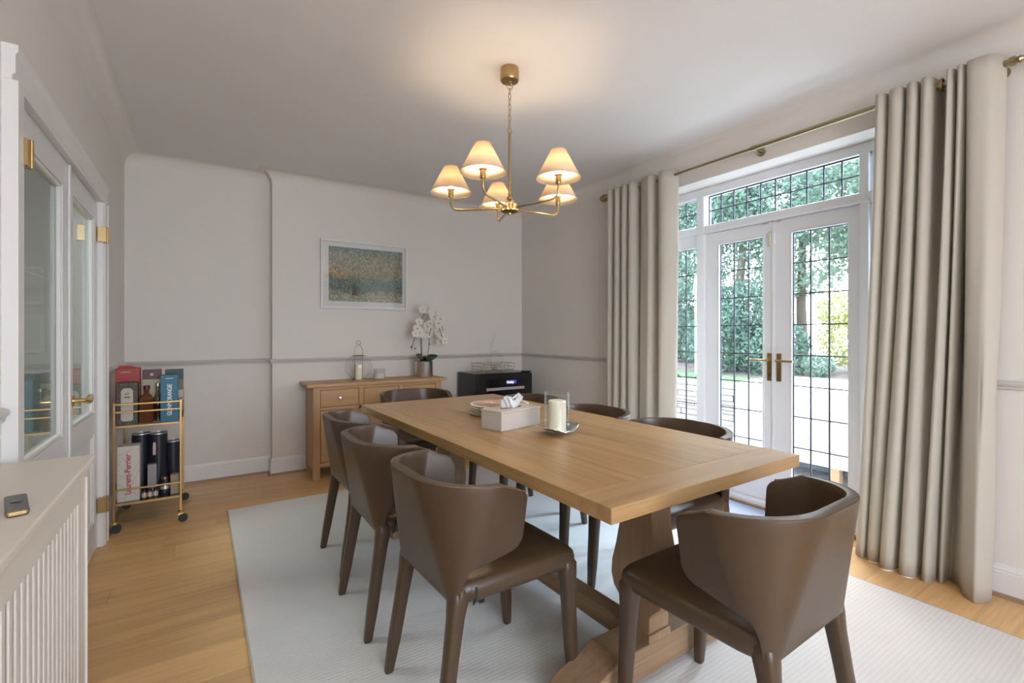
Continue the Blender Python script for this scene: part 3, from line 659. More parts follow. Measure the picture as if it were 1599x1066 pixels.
# ------------------------------------------------------------------ things on the sideboard
ln = thing('glass_lantern', 'round clear glass globe lantern with a wire handle on the sideboard', 'lantern', (1.205, 4.40, .800))
MB().tube([(-.042, -.042, .004), (.042, -.042, .004), (.042, .042, .004), (-.042, .042, .004)], .0045, 6, True).build('base_ring', BRASSD, ln)
MB().box(-.045, .045, -.045, .045, .0, .006).build('base', BRASSD, ln, bev=.001)
g = [(.045 + (.07) * 0, .008)]
pro = []
for i in range(17):
    a = -PI / 2 + .42 + i * (PI - .95) / 16; pro.append((.118 * math.cos(a), .118 + .118 * math.sin(a) + .002))
MB().lathe_open(pro, n=40).build('glass_globe', CGLASS, ln, smooth=True)
MB().tube([(.050 * math.cos(a), .050 * math.sin(a), pro[-1][1]) for a in [i * PI / 12 for i in range(24)]], .0035, 8, True).build('rim', BRASSD, ln, smooth=True)
for sx_ in (-1, 1): MB().tube([(sx_ * .035, 0, .006), (sx_ * .035, 0, .26), (sx_ * .033, 0, .285), (sx_ * .022, 0, .305), (sx_ * .004, 0, .317)], .002, 6).build('wire', BRASSD, ln, smooth=True)
MB().tube([(.019 * math.cos(a), 0, .338 + .019 * math.sin(a)) for a in [i * PI / 10 for i in range(20)]], .002, 6, True).build('hanging_ring', BRASSD, ln, smooth=True)
cd = tag(MB().lathe([(.0, 0), (.030, 0), (.0305, .004), (.030, .128), (.026, .135), (.005, .131), (0, .130)]).build('pillar_candle', WAX, None, (1.205, 4.40, .8065), smooth=True), 'cream pillar candle inside the globe lantern', 'candle')
gj = thing('candle_jar', 'small clear glass jar candle on the sideboard right of the lantern', 'candle', (1.392, 4.39, .800))
MB().lathe_open([(.0, .001), (.050, .001), (.053, .006), (.053, .098), (.051, .098), (.051, .008), (0, .007)], n=32).build('jar', CGLASS, gj, smooth=True)
MB().lathe([(0, .0082), (.0485, .0082), (.0485, .060), (0, .060)]).build('wax', plain('pale_wax', (.70, .66, .60), .5), gj, smooth=True)
op = thing('potted_orchid', 'white orchid in a brushed steel pot on the right end of the sideboard', 'plant', (1.832, 4.38, .800))
MB().lathe([(0, 0), (.082, 0), (.084, .004), (.084, .150), (.086, .154), (.080, .156), (.079, .140), (0, .138)], n=48).build('pot', STEEL, op, smooth=True)
MB().lathe([(0, .1382), (.078, .1382), (.078, .145), (0, .147)], n=24).build('soil', plain('moss', (.03, .035, .015), .9, bump=.8), op)
LEAFG = plain('orchid_leaf_green', (.022, .060, .020), .35, var=.25, vscale=20)
STEMG = plain('orchid_stem', (.07, .085, .03), .5)
def leafblade(L, W, az, el, bend, m, name='leaf', parent=op, base=(0, 0, .145), tw=0.0):
    rows = []
    for i in range(9):
        t = i / 8; w = W * math.sin(PI * min(1, .12 + t * .88)) ** .7 * (1 if t < 1 else .05); e_ = el - bend * t
        d = L * t; hx = d * math.cos(el - bend * t / 2); hz = d * math.sin(el - bend * t / 2)
        row = []
        for j in (-1, -.5, 0, .5, 1):
            row.append((hx, j * w, hz + .012 * abs(j) * (1 - t)))
        rows.append(row)
    o = MB().loft(rows, False, False).build(name, m, parent, loc=base, rot=(tw, 0, az), smooth=True)
    md = o.modifiers.new('thick', 'SOLIDIFY'); md.thickness = .002
    return o
for az, el, L in ((3.6, .75, .13), (4.4, .5, .12), (5.4, .65, .12), (6.1, .9, .13), (2.9, 1.15, .12), (.6, .5, .10), (1.7, .7, .1), (4.9, 1.05, .10)): leafblade(L * 1.15, .042, az, el + .15, .9, LEAFG, tw=(.75 if math.cos(az) > 0 else -.75) * (1 if math.sin(az) < .3 else -1))
PET = cloth('white_orchid_petal', (.80, .76, .70), .3, bump=0); LIP = plain('orchid_lip', (.55, .42, .10), .5)
def blossom(p, s, az, tilt):
    rows = MB()
    for k in range(5):
        a = k * 2 * PI / 5 + PI / 2; wid = .62 if k in (1, 4) else .42; rr = []
        for i in range(5):
            t = i / 4; w = s * wid * math.sin(PI * (.1 + .8 * t)); rad = s * t
            rr.append([(math.cos(a) * rad - math.sin(a) * w * j, -.18 * s * (1 - t) * 0 - .12 * s * t * t + .06 * s * abs(j), math.sin(a) * rad + math.cos(a) * w * j) for j in (-1, 0, 1)])
        rows.loft(rr, False, False)
    o = rows.build('blossom', PET, op, loc=p, rot=(tilt, 0, az), smooth=True)
    MB().lathe([(0, 0), (s * .16, .1 * s), (s * .10, .3 * s), (0, .34 * s)], n=8).build('blossom_lip', LIP, o, rot=(PI / 2, 0, 0), smooth=True)
st1 = [(-.02, 0, .14), (-.03, -.01, .30), (-.035, -.02, .48), (-.02, -.03, .60), (.03, -.04, .655), (.09, -.04, .63), (.14, -.04, .56), (.18, -.05, .45)]
st2 = [(.03, 0, .14), (.04, -.02, .30), (.045, -.03, .42), (.07, -.04, .52), (.12, -.05, .50), (.17, -.05, .40), (.20, -.05, .31)]
st3 = [(-.03, -.01, .14), (-.045, -.02, .32), (-.06, -.03, .44), (-.10, -.04, .42), (-.13, -.05, .34), (-.15, -.05, .27)]
for s_ in (st1, st2, st3): MB().tube(catmull(s_, 5), .0032, 6).build('stem', STEMG, op, smooth=True)
rnd = random.Random(3)
for (x, z_, s) in ((-.03, .655, .032), (.015, .66, .040), (.05, .635, .044), (.075, .585, .042), (.10, .60, .040), (.135, .565, .040), (.12, .52, .044), (.155, .50, .042), (-.055, .50, .036), (-.085, .535, .03), (-.10, .47, .036), (-.07, .43, .040), (-.03, .42, .042), (.01, .43, .046), (.045, .46, .048), (.0, .49, .042), (.035, .52, .036), (.14, .44, .036), (.165, .40, .036), (.185, .35, .032), (.15, .34, .030), (-.115, .42, .030)):
    s *= 1.3; blossom((x + rnd.uniform(-.008, .008), -.045 + rnd.uniform(-.03, .02), z_ - .0), s, rnd.uniform(-.6, .5), rnd.uniform(-.3, .3))
for (x, z_) in ((-.15, .285), (-.11, .27), (.20, .315), (.035, .31)): MB().lathe([(0, 0), (.007, .005), (.008, .012), (0, .02)], n=8).build('bud', STEMG, op, loc=(x, -.045, z_), smooth=True)

# ------------------------------------------------------------------ wine cooler
wc = thing('wine_cooler', 'black freestanding wine cooler in the far corner by the window wall', 'wine cooler', (2.60, 4.30, 0))
MB().box(-.325, .325, -.17, .23, .01, .820).build('cabinet', BLACK, wc, bev=.004)
MB().box(-.320, .320, -.212, -.172, .06, .812).build('door', BLACK, wc, bev=.003)
B('glass_pane', plain('smoked_door_glass', (.006, .006, .009), .06), wc, -.25, .25, -.2145, -.2125, .12, .765)
B('shelf_front', plain('pale_shelf_strip', (.42, .37, .36), .5), wc, -.235, .22, -.2165, -.2150, .652, .680, .0005)
B('display', plain('blue_display', (.02, .02, .1), .4, emit=(.06, .05, .55), es=.8), wc, .00, .12, -.2165, -.2150, .712, .748)
text('lettering', 'Husky', plain('display_white', (.8, .8, .9), .5, emit=(.8, .85, 1), es=.9), wc, (.045, -.2170, .728), (PI / 2, 0, 0), .034, bold=.0012)
B('hinge_cap', BLACK, wc, .24, .32, -.20, -.13, .8205, .832, .002)
ty = thing('gallery_tray', 'small brass wire gallery tray on the wine cooler', 'tray', (2.56, 4.28, .8205))
MB().box(-.185, .175, -.125, .125, .028, .034).build('tray_plate', plain('mirror_tray', (.6, .58, .55), .1, 1.0), ty, bev=.002)
w_ = MB()
for zz in (.062, .095):
    w_.tube([(-.185, -.125, zz), (.175, -.125, zz), (.175, .125, zz), (-.185, .125, zz)], .0025, 6, True)
for x in (-.185, .175):
    for y in (-.125, .125): w_.tube([(x, y, .0), (x, y, .10)], .004, 6)
w_.build('gallery_rail', BRASSD, ty, smooth=True)
dc = thing('ring_decanter', 'clear glass ring-shaped decanter with a tall leaning neck on the tray', 'decanter', (2.57, 4.28, .855))
MB().tube([(.075 * math.cos(a) + .01, 0, .095 + .075 * math.sin(a)) for a in [i * PI / 16 for i in range(32)]], .018, 12, True).build('ring_body', CGLASS, dc, smooth=True)
MB().tube(catmull([(-.06, 0, .13), (-.05, 0, .20), (-.02, 0, .27), (.0, 0, .33), (.005, 0, .36)], 5), [.012] * 21, 12).build('neck', CGLASS, dc, smooth=True)
MB().lathe([(0, 0), (.035, 0), (.032, .006), (.012, .012), (0, .012)], (0.01, 0, 0)).build('foot', CGLASS, dc, smooth=True)
for i, (x, nm) in enumerate(((-.06, 'left'), (.105, 'right'))):
    g_ = tag(MB().lathe_open([(0, .001), (.020, .001), (.022, .006), (.026, .055), (.0245, .055), (.021, .008), (0, .008)], n=24).build('tumbler', CGLASS, None, (2.57 + x, 4.20, .855), smooth=True), 'tiny clear glass on the tray, %s of the ring decanter' % nm, 'glass', 'tiny glasses on the tray')

# ------------------------------------------------------------------ things on the table
bx = thing('tissue_box', 'taupe leatherette tissue box with a white tissue on the table', 'tissue box', (1.285, 1.975, TZ), math.radians(12))
MB().box(-.135, .135, -.07, .07, 0, .087).build('box', TISSUEB, bx, bev=.003)
MB().box(-.138, .138, -.073, .073, .083, .093).build('lid', TISSUEB, bx, bev=.002)
MB().lathe([(0, 0), (.5, 0), (.5, .001), (0, .001)], n=32).build('slot', BLACKF, bx, loc=(0, 0, .0932)).scale = (.14, .05, .6)
rows = []
rn = random.Random(5)
for j in range(8):
    t = j / 7; row = []
    for i in range(28):
        a = 2 * PI * i / 28; r = (1 + .28 * math.sin(3 * a + j * .25) + .22 * math.sin(7 * a + 1 + j * .4)) * (.9 + .22 * t)
        row.append((.045 * r * math.cos(a) * (1 + .15 * t), .020 * r * math.sin(a) * (1 - .3 * t), .092 + t * (.050 + .012 * math.sin(2 * a + .6) + .008 * math.sin(5 * a))))
    rows.append(row)
o = MB().loft(rows, False).build('tissue', PAPER, bx, smooth=True)
for p in o.data.polygons: p.use_smooth = True
# rattan placemats
for k in range(5):
    z0 = TZ + k * .0115
    pm = thing('placemat', ['round rattan placemat at the bottom of the stack by the tissue box', 'round rattan placemat second from the bottom of the stack', 'round rattan placemat in the middle of the stack', 'round rattan placemat second from the top of the stack', 'round woven rattan placemat on top of the stack by the tissue box'][k], 'placemat', (1.435 + .003 * math.sin(k * 2), 2.33 + .003 * math.cos(k * 3), z0), k * .4, 'stacked round rattan placemats')
    MB().lathe([(0, 0), (.160, 0), (.164, .004), (.160, .008), (.140, .0085), (0, .0085)], n=48).build('mat_disc', RATT, pm, smooth=True)
    m_ = MB()
    if k == 4:
        for r_ in (.03, .055, .08, .105, .13): m_.tube([(r_ * math.cos(a), r_ * math.sin(a), .009) for a in [i * PI / 18 for i in range(36)]], .0025, 5, True)
        m_.build('woven_ring', RATT, pm, smooth=True)
    bd = MB(); nb = 64
    for i in range(nb):
        a = 2 * PI * i / nb; cx, cy = .164 * math.cos(a), .164 * math.sin(a)
        bd.tube([(cx * .955, cy * .955, .0085), (cx, cy, .0095), (cx * 1.025, cy * 1.025, .0065)], .0032, 5)
    o = bd.build('beaded_edge', RATTD, pm, smooth=True); o['kind'] = 'stuff'
    MB().lathe([(.158, .0), (.1655, .002), (.1655, .0075), (.158, .009)], n=48, cap=False).build('wrap', RATTS, pm, smooth=True)
# candle holder
chh = thing('candle_holder', 'wavy chrome candle holder with a glass cylinder on the table', 'candle holder', (1.365, 1.715, TZ), math.radians(6))
rows = []
for j in range(25):
    u = -1 + 2 * j / 24; x = .108 * u
    zc_ = .030 - .026 * math.cos(u * PI * 1.0) if abs(u) < 1 else .056
    row = []
    for v in range(9):
        vv = -1 + v / 4; half = .078 * math.sqrt(max(.02, 1 - (abs(u)) ** 3)) 
        row.append((x, vv * half, .004 + .028 * (1 - math.cos(u * PI)) * .62 - .0 + .012 * vv * vv * (1 - abs(u))))
    rows.append(row)
o = MB().loft(rows, False, False).build('wavy_base', CHROME, chh, smooth=True)
for p in o.data.polygons: p.use_smooth = True
md = o.modifiers.new('thick', 'SOLIDIFY'); md.thickness = .003; md.offset = 1
MB().lathe_open([(.058, .012), (.058, .188), (.0545, .188), (.0545, .012)], n=48).build('glass_cylinder', CGLASS, chh, smooth=True)
MB().tube([(.0562 * math.cos(a), .0562 * math.sin(a), .188) for a in [i * PI / 20 for i in range(40)]], .0016, 6, True).build('glass_rim', CGLASS, chh, smooth=True)
tag(MB().lathe([(.0, 0), (.0405, 0), (.041, .003), (.041, .133), (.036, .139), (.014, .135), (0, .134)], n=40).build('pillar_candle', WAX, None, (1.365, 1.715, TZ + .013), smooth=True), 'cream pillar candle in the glass cylinder on the dining table', 'candle')

# ------------------------------------------------------------------ radiator cover + remote
rv = thing('radiator_cover', 'cream radiator cover with vertical slats beside the glazed doors', 'radiator cover', (XL, 1.0, 0))
RX = -.285 - XL; yo = -1.0; RT = .85
MB().box(0.003, -.270 - XL, -.6 + yo, 1.93 + yo, RT - .022, RT).build('top', COVERW, rv, bev=.004)
y0s, y1s = 1.235 - 13 * .0413, 1.79
zt_, zb_ = .745, .13
fx0, fx1 = RX - .018, RX
B('front_rail', COVERW, rv, fx0, fx1, -.55 + yo, 1.90 + yo, zt_, RT - .0222, .002); B('front_rail', COVERW, rv, fx0, fx1, -.55 + yo, 1.90 + yo, .02, zb_, .002)
B('stile', COVERW, rv, fx0, fx1, 1.775 + yo, 1.90 + yo, zb_, zt_, .002)
B('end_panel', COVERW, rv, .003, fx0, 1.885 + yo, 1.90 + yo, .02, RT - .0222, .002)
B('bead', COVERW, rv, fx1, fx1 + .006, 1.862 + yo, 1.872 + yo, .15, RT - .05, .002)
B('plinth', COVERW, rv, .017, fx1 + .012, -.55 + yo, 1.912 + yo, 0.0, .15, .003)
ys = 1.762; i = 0
while ys > -.5:
    B('slat', COVERW, rv, fx1 - .008, fx1 - .003, ys - .0105 + yo, ys + .0105 + yo, zb_ - .01, zt_ + .01, .002, 2); ys -= .0385
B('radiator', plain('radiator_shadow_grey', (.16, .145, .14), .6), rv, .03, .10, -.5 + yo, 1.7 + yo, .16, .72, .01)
rm = thing('remote_control', 'small dark grey metal remote lying on the radiator cover', 'remote control', (-.332, 1.445, RT), math.radians(14))
MB().box(-.018, .018, -.078, .062, 0, .010).build('body', plain('dark_gunmetal', (.12, .115, .11), .35, .6), rm, bev=.004)
MB().box(-.0165, .0165, -.095, -.0785, 0.0005, .012).build('end_cap', BRASSD, rm, bev=.004)
B('button', BLACK, rm, -.009, .009, -.012, .004, .0101, .0115, .0008)

# ------------------------------------------------------------------ drinks trolley
TXl, TXr, TYf, TYb = -.443, -.107, 3.785, 4.27
dt = thing('drinks_trolley', 'gold two-tier drinks trolley on castors in the corner by the glazed doors', 'trolley', (0, 0, 0))
dt.location = ((TXl + TXr) / 2, (TYf + TYb) / 2, 0); cx0, cy0 = dt.location.x, dt.location.y
X0, X1, Y0, Y1 = TXl - cx0, TXr - cx0, TYf - cy0, TYb - cy0
for (x, y, zt2) in ((X0, Y0, .795), (X1, Y0, .795), (X0, Y1, .83), (X1, Y1, .83)):
    B('post', GOLD, dt, x - .006, x + .006, y - .006, y + .006, .055, zt2, .001)
    MB().lathe([(0, .052), (.016, .054), (.016, .066), (.006, .075), (0, .075)], (x, y, 0), 12).build('castor_cap', GOLDP, dt, smooth=True)
    wh = MB().tube([(x + .012, y - .026, .026), (x + .012, y - .004, .026)], .026, 20).build('wheel', RUBBER, dt, bev=.003)
    B('castor_fork', GOLDP, dt, x - .016, x + .016, y - .018, y + .006, .030, .056, .003)
def rail_rect(z, r=.006, gal=False):
    for (a, b, c, d) in ((X0, X1, Y0, Y0), (X0, X1, Y1, Y1), (X0, X0, Y0, Y1), (X1, X1, Y0, Y1)):
        if a != b: B('rail', GOLD, dt, a + r + .0003, b - r - .0003, c - r * .8, c + r * .8, z - r, z + r, .001)
        else: B('rail', GOLD, dt, a - r * .8, a + r * .8, c + r + .0003, d - r - .0003, z - r, z + r, .001)
for z_ in (.645, .735, .783, .165, .255): rail_rect(z_, .0065 if z_ in (.645, .165) else .005)
B('shelf', CGLASS, dt, X0 + .007, X1 - .007, Y0 + .007, Y1 - .007, .6445, .6505); B('shelf', plain('dark_mirror_shelf', (.10, .08, .06), .12, .5), dt, X0 + .007, X1 - .007, Y0 + .007, Y1 - .007, .1645, .1705)
SU, SL = .6508, .1708
def item(name, label, cat, x, y, z, group='bottles and boxes on the drinks trolley', rz=0): return thing(name, label, cat, (x, y, z), rz, group)
def gift_box(name, label, x, y, z, w, d, h, m, rz=0, lid=None):
    t = item(name, label, 'box', x, y, z, rz=rz)
    MB().box(-w / 2, w / 2, -d / 2, d / 2, 0, h).build('carton', m, t, bev=.0015)
    return t
TEAL = plain('teal_card', (.003, .11, .19), .4); REDC = plain('red_card', (.34, .022, .012), .4); MAROON = plain('maroon_card', (.075, .010, .012), .4)
DGRN = plain('dark_green_card', (.012, .045, .035), .45); CREAML = plain('cream_label', (.46, .41, .33), .6); WHT = plain('white_print', (.80, .80, .80), .6)
DPAT = plain('dark_ornate_card', (.06, .045, .03), .5, var=.8, vscale=90)
INK = plain('black_ink', (.02, .02, .02), .6)
# front row upper shelf
b1 = gift_box('patterned_box', 'dark ornate carton with a tall cream oval label, front left of the upper trolley shelf', -.385, 3.865, SU, .105, .085, .262, DPAT)
lab = [(-.03, .03), (-.02, .022), (.02, .022), (.03, .03), (.03, .21), (.018, .228), (-.018, .228), (-.03, .21)]
MB().prism(lab, 1, -.0445, -.0427).build('cream_label', CREAML, b1)
text('lettering', '47', INK, b1, (0, -.0448, .190), (PI / 2, 0, 0), .022, .0004)
B('printed_mark', INK, b1, -.014, .014, -.0448, -.0445, .168, .174)
b2 = gift_box('teal_box', 'teal carton with white vertical lettering, front right of the upper trolley shelf', -.170, 3.865, SU, .092, .085, .300, TEAL)
text('lettering', 'GLENMORANGIE', WHT, b2, (.003, -.0432, .140), (PI / 2, -PI / 2, 0), .034, .0004, .0006, .78)
B('printed_line', WHT, b2, -.02, .02, -.0432, -.0427, .278, .281)
b3 = gift_box('red_box', 'bright red carton with torn top at the back left of the upper trolley shelf', -.395, 4.00, SU, .125, .09, .345, REDC)
B('printed_line', CREAML, b3, -.035, .015, -.0455, -.0451, .318, .323); 
MB().prism([(-.06, .345), (-.05, .362), (.0, .358), (.058, .346)], 1, .03, .034).build('flap', REDC, b3)
b4 = gift_box('maroon_box', 'maroon carton with a gold crest and pale lower half behind the amber bottle', -.270, 4.00, SU, .098, .09, .330, MAROON)
B('pale_band', plain('pale_gold_print', (.45, .38, .25), .5), b4, -.0485, .0485, -.0458, -.0451, .12, .268)
MB().lathe([(0, 0), (.010, 0), (.010, .0006), (0, .0006)], n=16).build('crest', CREAML, b4, loc=(0, -.0451, .300), rot=(PI / 2, 0, 0))
b5 = gift_box('dark_green_box', 'dark green carton behind the teal box on the upper trolley shelf', -.150, 4.02, SU, .10, .09, .325, DGRN)
B('olive_band', plain('olive_card', (.12, .12, .06), .5), b5, -.0495, .0495, -.0458, -.0451, .19, .26); B('pale_band', CREAML, b5, -.0495, .0495, -.0458, -.0451, .05, .188)
AMB = plain('amber_spirit', (.10, .028, .008), .08, coat=.5)
bt = item('spirit_bottle', 'square amber spirit bottle in the middle of the upper trolley shelf', 'bottle', -.290, 3.87, SU)
MB().loft([[(w * sx1, w * sy1, zz) for sx1, sy1 in ((-1, -1), (1, -1), (1, 1), (-1, 1))] for w, zz in ((.036, 0), (.038, .01), (.036, .150), (.026, .172), (.013, .185), (.013, .21))]).build('bottle_body', AMB, bt, bev=.004, smooth=False)
MB().lathe([(0, .2102), (.017, .2102), (.017, .235), (0, .237)], n=20).build('stopper', MAROON, bt, smooth=True)
bt2 = item('tall_bottle', 'slim clear bottle beside the teal box on the upper trolley shelf', 'bottle', -.234, 3.90, SU)
MB().lathe([(0, 0), (.021, 0), (.022, .01), (.022, .14), (.018, .165), (.010, .185), (.010, .225), (0, .225)], n=24).build('bottle_body', glass('bottle_glass', (.7, .66, .6), 1.5), bt2, smooth=True)
MB().lathe([(0, .2252), (.012, .2252), (.012, .245), (0, .245)], n=16).build('stopper', STEEL, bt2, smooth=True)
bt3 = item('small_dark_bottle', 'round glass on the upper trolley shelf at the right rear post', 'glass', -.122, 3.93, SU)
MB().lathe_open([(0, .002), (.028, .002), (.032, .03), (.030, .12), (.028, .12), (.029, .03), (0, .005)], n=24).build('bowl', CGLASS, bt3, smooth=True)
# lower shelf
c1 = gift_box('champagne_box', 'white champagne carton with red vertical lettering, front left of the lower trolley shelf', -.378, 3.868, SL, .112, .095, .345, plain('white_card', (.52, .48, .43), .45))
text('lettering', 'Laurent-Perrier', plain('red_print', (.38, .03, .03), .6), c1, (-.002, -.0482, .168), (PI / 2, -PI / 2, 0), .043, .0004, .0008, .93)
gl_ = MB()
for (a, b, c, d) in ((-.056, .29, .056, .33), (-.056, .22, .02, .345), (0, .13, .056, .25), (-.056, .12, .056, .02), (-.02, .01, .056, .2), (-.056, .18, .0, .13)):
    gl_.tube([(a, -.0480, b), (c, -.0480, d)], .0007, 4)
gl_.build('printed_lines', plain('grey_print', (.25, .22, .20), .6), c1)
NAVY = plain('black_blue_tube', (.012, .013, .022), .3)
def tube_box(label, x, y, r, h, extra=None):
    t = item('gift_tube', label, 'tube', x, y, SL); t['group'] = 'dark gift tubes on the lower shelf'
    MB().lathe([(0, 0), (r, 0), (r, h), (0, h)], n=32).build('tube', NAVY, t, smooth=True, bev=.001)
    MB().lathe([(r - .002, h - .002), (r + .001, h - .002), (r + .001, h + .004), (r - .003, h + .004)], n=32, cap=False).build('rim', STEEL, t, smooth=True)
    return t
t1 = tube_box('black gift tube just behind the champagne carton', -.330, 4.02, .052, .385)
t2 = tube_box('tall black gift tube with a pale figure print on the lower shelf', -.236, 3.98, .050, .385)
MB().prism([(-.008, .25), (.006, .25), (.008, .30), (.006, .33), (-.006, .335), (-.009, .30)], 1, -.0525, -.0498).build('figure_print', plain('pale_pink_print', (.50, .36, .30), .6), t2, loc=(-.018, .002, 0))
t3 = tube_box('shorter grey-black gift tube at the right of the lower shelf', -.155, 4.0, .046, .32)
s1 = gift_box('small_silver_box', 'small silvery carton standing between the dark tubes on the lower shelf', -.262, 3.885, SL, .048, .045, .205, plain('silver_card', (.24, .22, .22), .35, .4))
for i, x in enumerate((-.300, -.272, -.242)):
    j = item('mini_jar', 'tiny jar with a cream label, %s of three on the lower trolley shelf' % ('leftmost', 'middle', 'rightmost')[i], 'jar', x, 3.832 + i * .003, SL); j['group'] = 'mini jars on the lower shelf'
    MB().lathe([(0, 0), (.0125, 0), (.013, .004), (.013, .042), (.009, .048), (0, .048)], n=16).build('jar_body', AMB, j, smooth=True); MB().lathe([(0, .0482), (.010, .0482), (.010, .060), (0, .060)], n=16).build('lid', BLACK, j, smooth=True)
    MB().lathe([(.0134, .008), (.0134, .036)], n=16, cap=False).build('cream_label', CREAML, j, smooth=True)
gbm = item('squat_bottle', 'squat dark bottle with a steel band at the front of the lower shelf', 'bottle', -.195, 3.862, SL)
MB().lathe([(0, 0), (.030, 0), (.032, .008), (.032, .070), (.022, .085), (.018, .1), (0, .1)], n=24).build('bottle_body', BLACK, gbm, smooth=True); MB().lathe([(.0324, .040), (.0324, .062)], n=24, cap=False).build('band', STEEL, gbm, smooth=True)
MB().lathe([(0, .1002), (.020, .1002), (.020, .115), (0, .117)], n=20).build('lid', BRASSD, gbm, smooth=True)
gift_box('tan_box', 'small tan carton at the right front of the lower trolley shelf', -.142, 3.862, SL, .045, .05, .125, plain('tan_card', (.30, .22, .13), .5))

# ------------------------------------------------------------------ garden
PAVE = plain('pale_paving', (.62, .60, .57), .8, bump=.2, bscale=12, var=.08)
GZ = -.16
pv = sempty('trim_9', (0, 0, 0))
B('patio_base', plain('mortar', (.35, .33, .31), .9), pv, XR + .30, 7.4, -4, 9.5, GZ - .25, GZ - .03)
sl = MB().box(-.295, .295, -.295, .295, -.03, 0).build('paving_slab', PAVE, pv, (3.75, -1.5, GZ), bev=.004)
for i in range(6):
    for j in range(17):
        if i == 0 and j == 0: continue
        c = sl.copy(); c.location = (3.75 + i * .6, -1.5 + j * .6, GZ + random.uniform(-.003, .003)); COL.objects.link(c)
STN = plain('pale_walling_stone', (.27, .25, .22), .9, bump=.7, bscale=25, var=.25, vscale=5)
sw = thing('stone_wall', 'low dry-stone retaining wall of pale stones outside the garden doors', 'wall', (6.6, 0, GZ))
z = 0; rr = random.Random(11)
while z < .56:
    h = rr.uniform(.06, .095); y = -1.0 + rr.uniform(-.2, 0)
    while y < 7.6:
        L = rr.uniform(.16, .42); ins = rr.uniform(-.02, .02)
        B('stone', STN, sw, ins, .28, y + .004, y + L - .004, z + .003, z + h - .003, .012, 2); y += L
    z += h
B('infill', plain('earth', (.10, .07, .05), .95), sw, .05, .27, -1.0, 7.6, 0, z - .03)
LAWN = plain('lawn_grass', (.14, .20, .09), .95, bump=.8, bscale=60, var=.25, vscale=14)
lw = struct(MB().box(6.88, 22, -14, 22, -.5, .35).build('trim_10', LAWN))
bed = tag(MB().loft([[(9.6 + .3 * math.sin(y * .9), y, .35), (10.2, y, .46), (12.5, y, .55), (13.5, y, .35)] for y in [k * .8 - 4 for k in range(22)]], False, False).build('flower_bed', plain('bed_soil', (.22, .17, .15), .95, bump=.8, bscale=8, var=.3), None, smooth=True), 'long pale earth border at the back of the lawn', 'flower bed')
def leaf_cloud(name, m, parent, blobs, n, size, seed, loc=None):
    r = np.random.RandomState(seed); tot = sum(b[3] ** 2 for b in blobs); V = []; n = int(n * 1.9); size *= .72
    for (bx_, by_, bz_, br_, sq) in blobs:
        k = int(n * br_ ** 2 / tot); d = r.normal(size=(k, 3)); d /= np.linalg.norm(d, axis=1)[:, None]
        rad = br_ * (.55 + .5 * r.rand(k) ** .6); c = d * rad[:, None] * np.array([1, 1, sq]) + np.array([bx_, by_, bz_]); V.append(c)
    C = np.concatenate(V); k = len(C); u = r.normal(size=(k, 3)); u /= np.linalg.norm(u, axis=1)[:, None]
    w = r.normal(size=(k, 3)); v = np.cross(u, w); v /= np.linalg.norm(v, axis=1)[:, None]
    s = (size * (.6 + .8 * r.rand(k)))[:, None]
    P = np.stack([C - u * s, C + v * s * .45, C + u * s, C - v * s * .45], 1).reshape(-1, 3)
    me = bpy.data.meshes.new(name); me.from_pydata(P.tolist(), [], [(4 * i, 4 * i + 1, 4 * i + 2, 4 * i + 3) for i in range(k)]); me.materials.append(m)
    o = bpy.data.objects.new(name, me); COL.objects.link(o)
    if parent: o.parent = parent
    o['kind'] = 'stuff'; return o
def leafmat(name, c, tr=.35):
    m = cloth(name, c, tr, bump=0, rough=.6); return m
G1 = leafmat('evergreen_leaf', (.135, .21, .155)); G2 = leafmat('fresh_leaf', (.28, .37, .17)); G3 = leafmat('blue_green_leaf', (.25, .34, .26)); G4 = leafmat('yellow_leaf', (.50, .49, .20)); G5 = leafmat('grass_leaf', (.12, .24, .07))
BARK = plain('bark', (.16, .12, .09), .9, bump=1, bscale=10)
def tree(name, label, x, y, z0, trunk_h, blobs, m, n, size, seed, lean=.0):
    t = thing(name, label, 'tree' if 'shrub' not in name else 'shrub', (x, y, z0), group='trees and shrubs beyond the lawn')
    if trunk_h: MB().tube([(0, 0, 0), (lean * .4, 0.05, trunk_h * .4), (lean, 0, trunk_h)], [.14, .11, .07], 10).build('trunk', BARK, t, smooth=True)
    leaf_cloud('foliage', m, t, blobs, n, size, seed)
    return t
tree('evergreen_tree', 'tall dark evergreen tree with a leaning trunk seen through the left door leaf', 10.6, 6.6, .35, 3.6, [(0, 0, 2.6, 1.3, 1), (-.3, .6, 4.2, 1.5, .9), (.2, -.7, 3.7, 1.2, .9), (-.2, .9, 1.5, .9, .8), (0, -.5, 1.0, .8, .8), (.3, 0, 5.3, 1.4, .8)], G1, 9000, .085, 1, .5)
tree('broadleaf_tree', 'bright loose broadleaf tree behind the door handles', 12.6, 6.0, .35, 4.0, [(0, 0, 3.0, 1.2, 1), (.2, -1.0, 3.9, 1.3, .9), (0, .9, 4.7, 1.4, .8), (0, -.6, 5.4, 1.2, .8)], G3, 6000, .10, 2)
tree('leafy_tree', 'pale green tree seen through the upper panes of the right door leaf', 12.4, 3.7, .35, 3.8, [(0, .3, 3.1, 1.0, 1), (.1, -1.0, 3.4, 1.1, .9), (-.2, .5, 4.4, 1.0, .8), (.1, -.7, 2.2, .7, .8)], G3, 5500, .085, 3)
tree('tall_tree', 'tall blue-green tree showing at the left of the fanlight', 11.6, 8.9, .35, 4.4, [(0, 0, 3.4, 1.6, 1), (0, .3, 5.2, 1.7, .8), (-.2, -1.2, 4.4, 1.3, .9), (0, 0, 1.8, 1.3, .9)], G1, 8000, .09, 4)
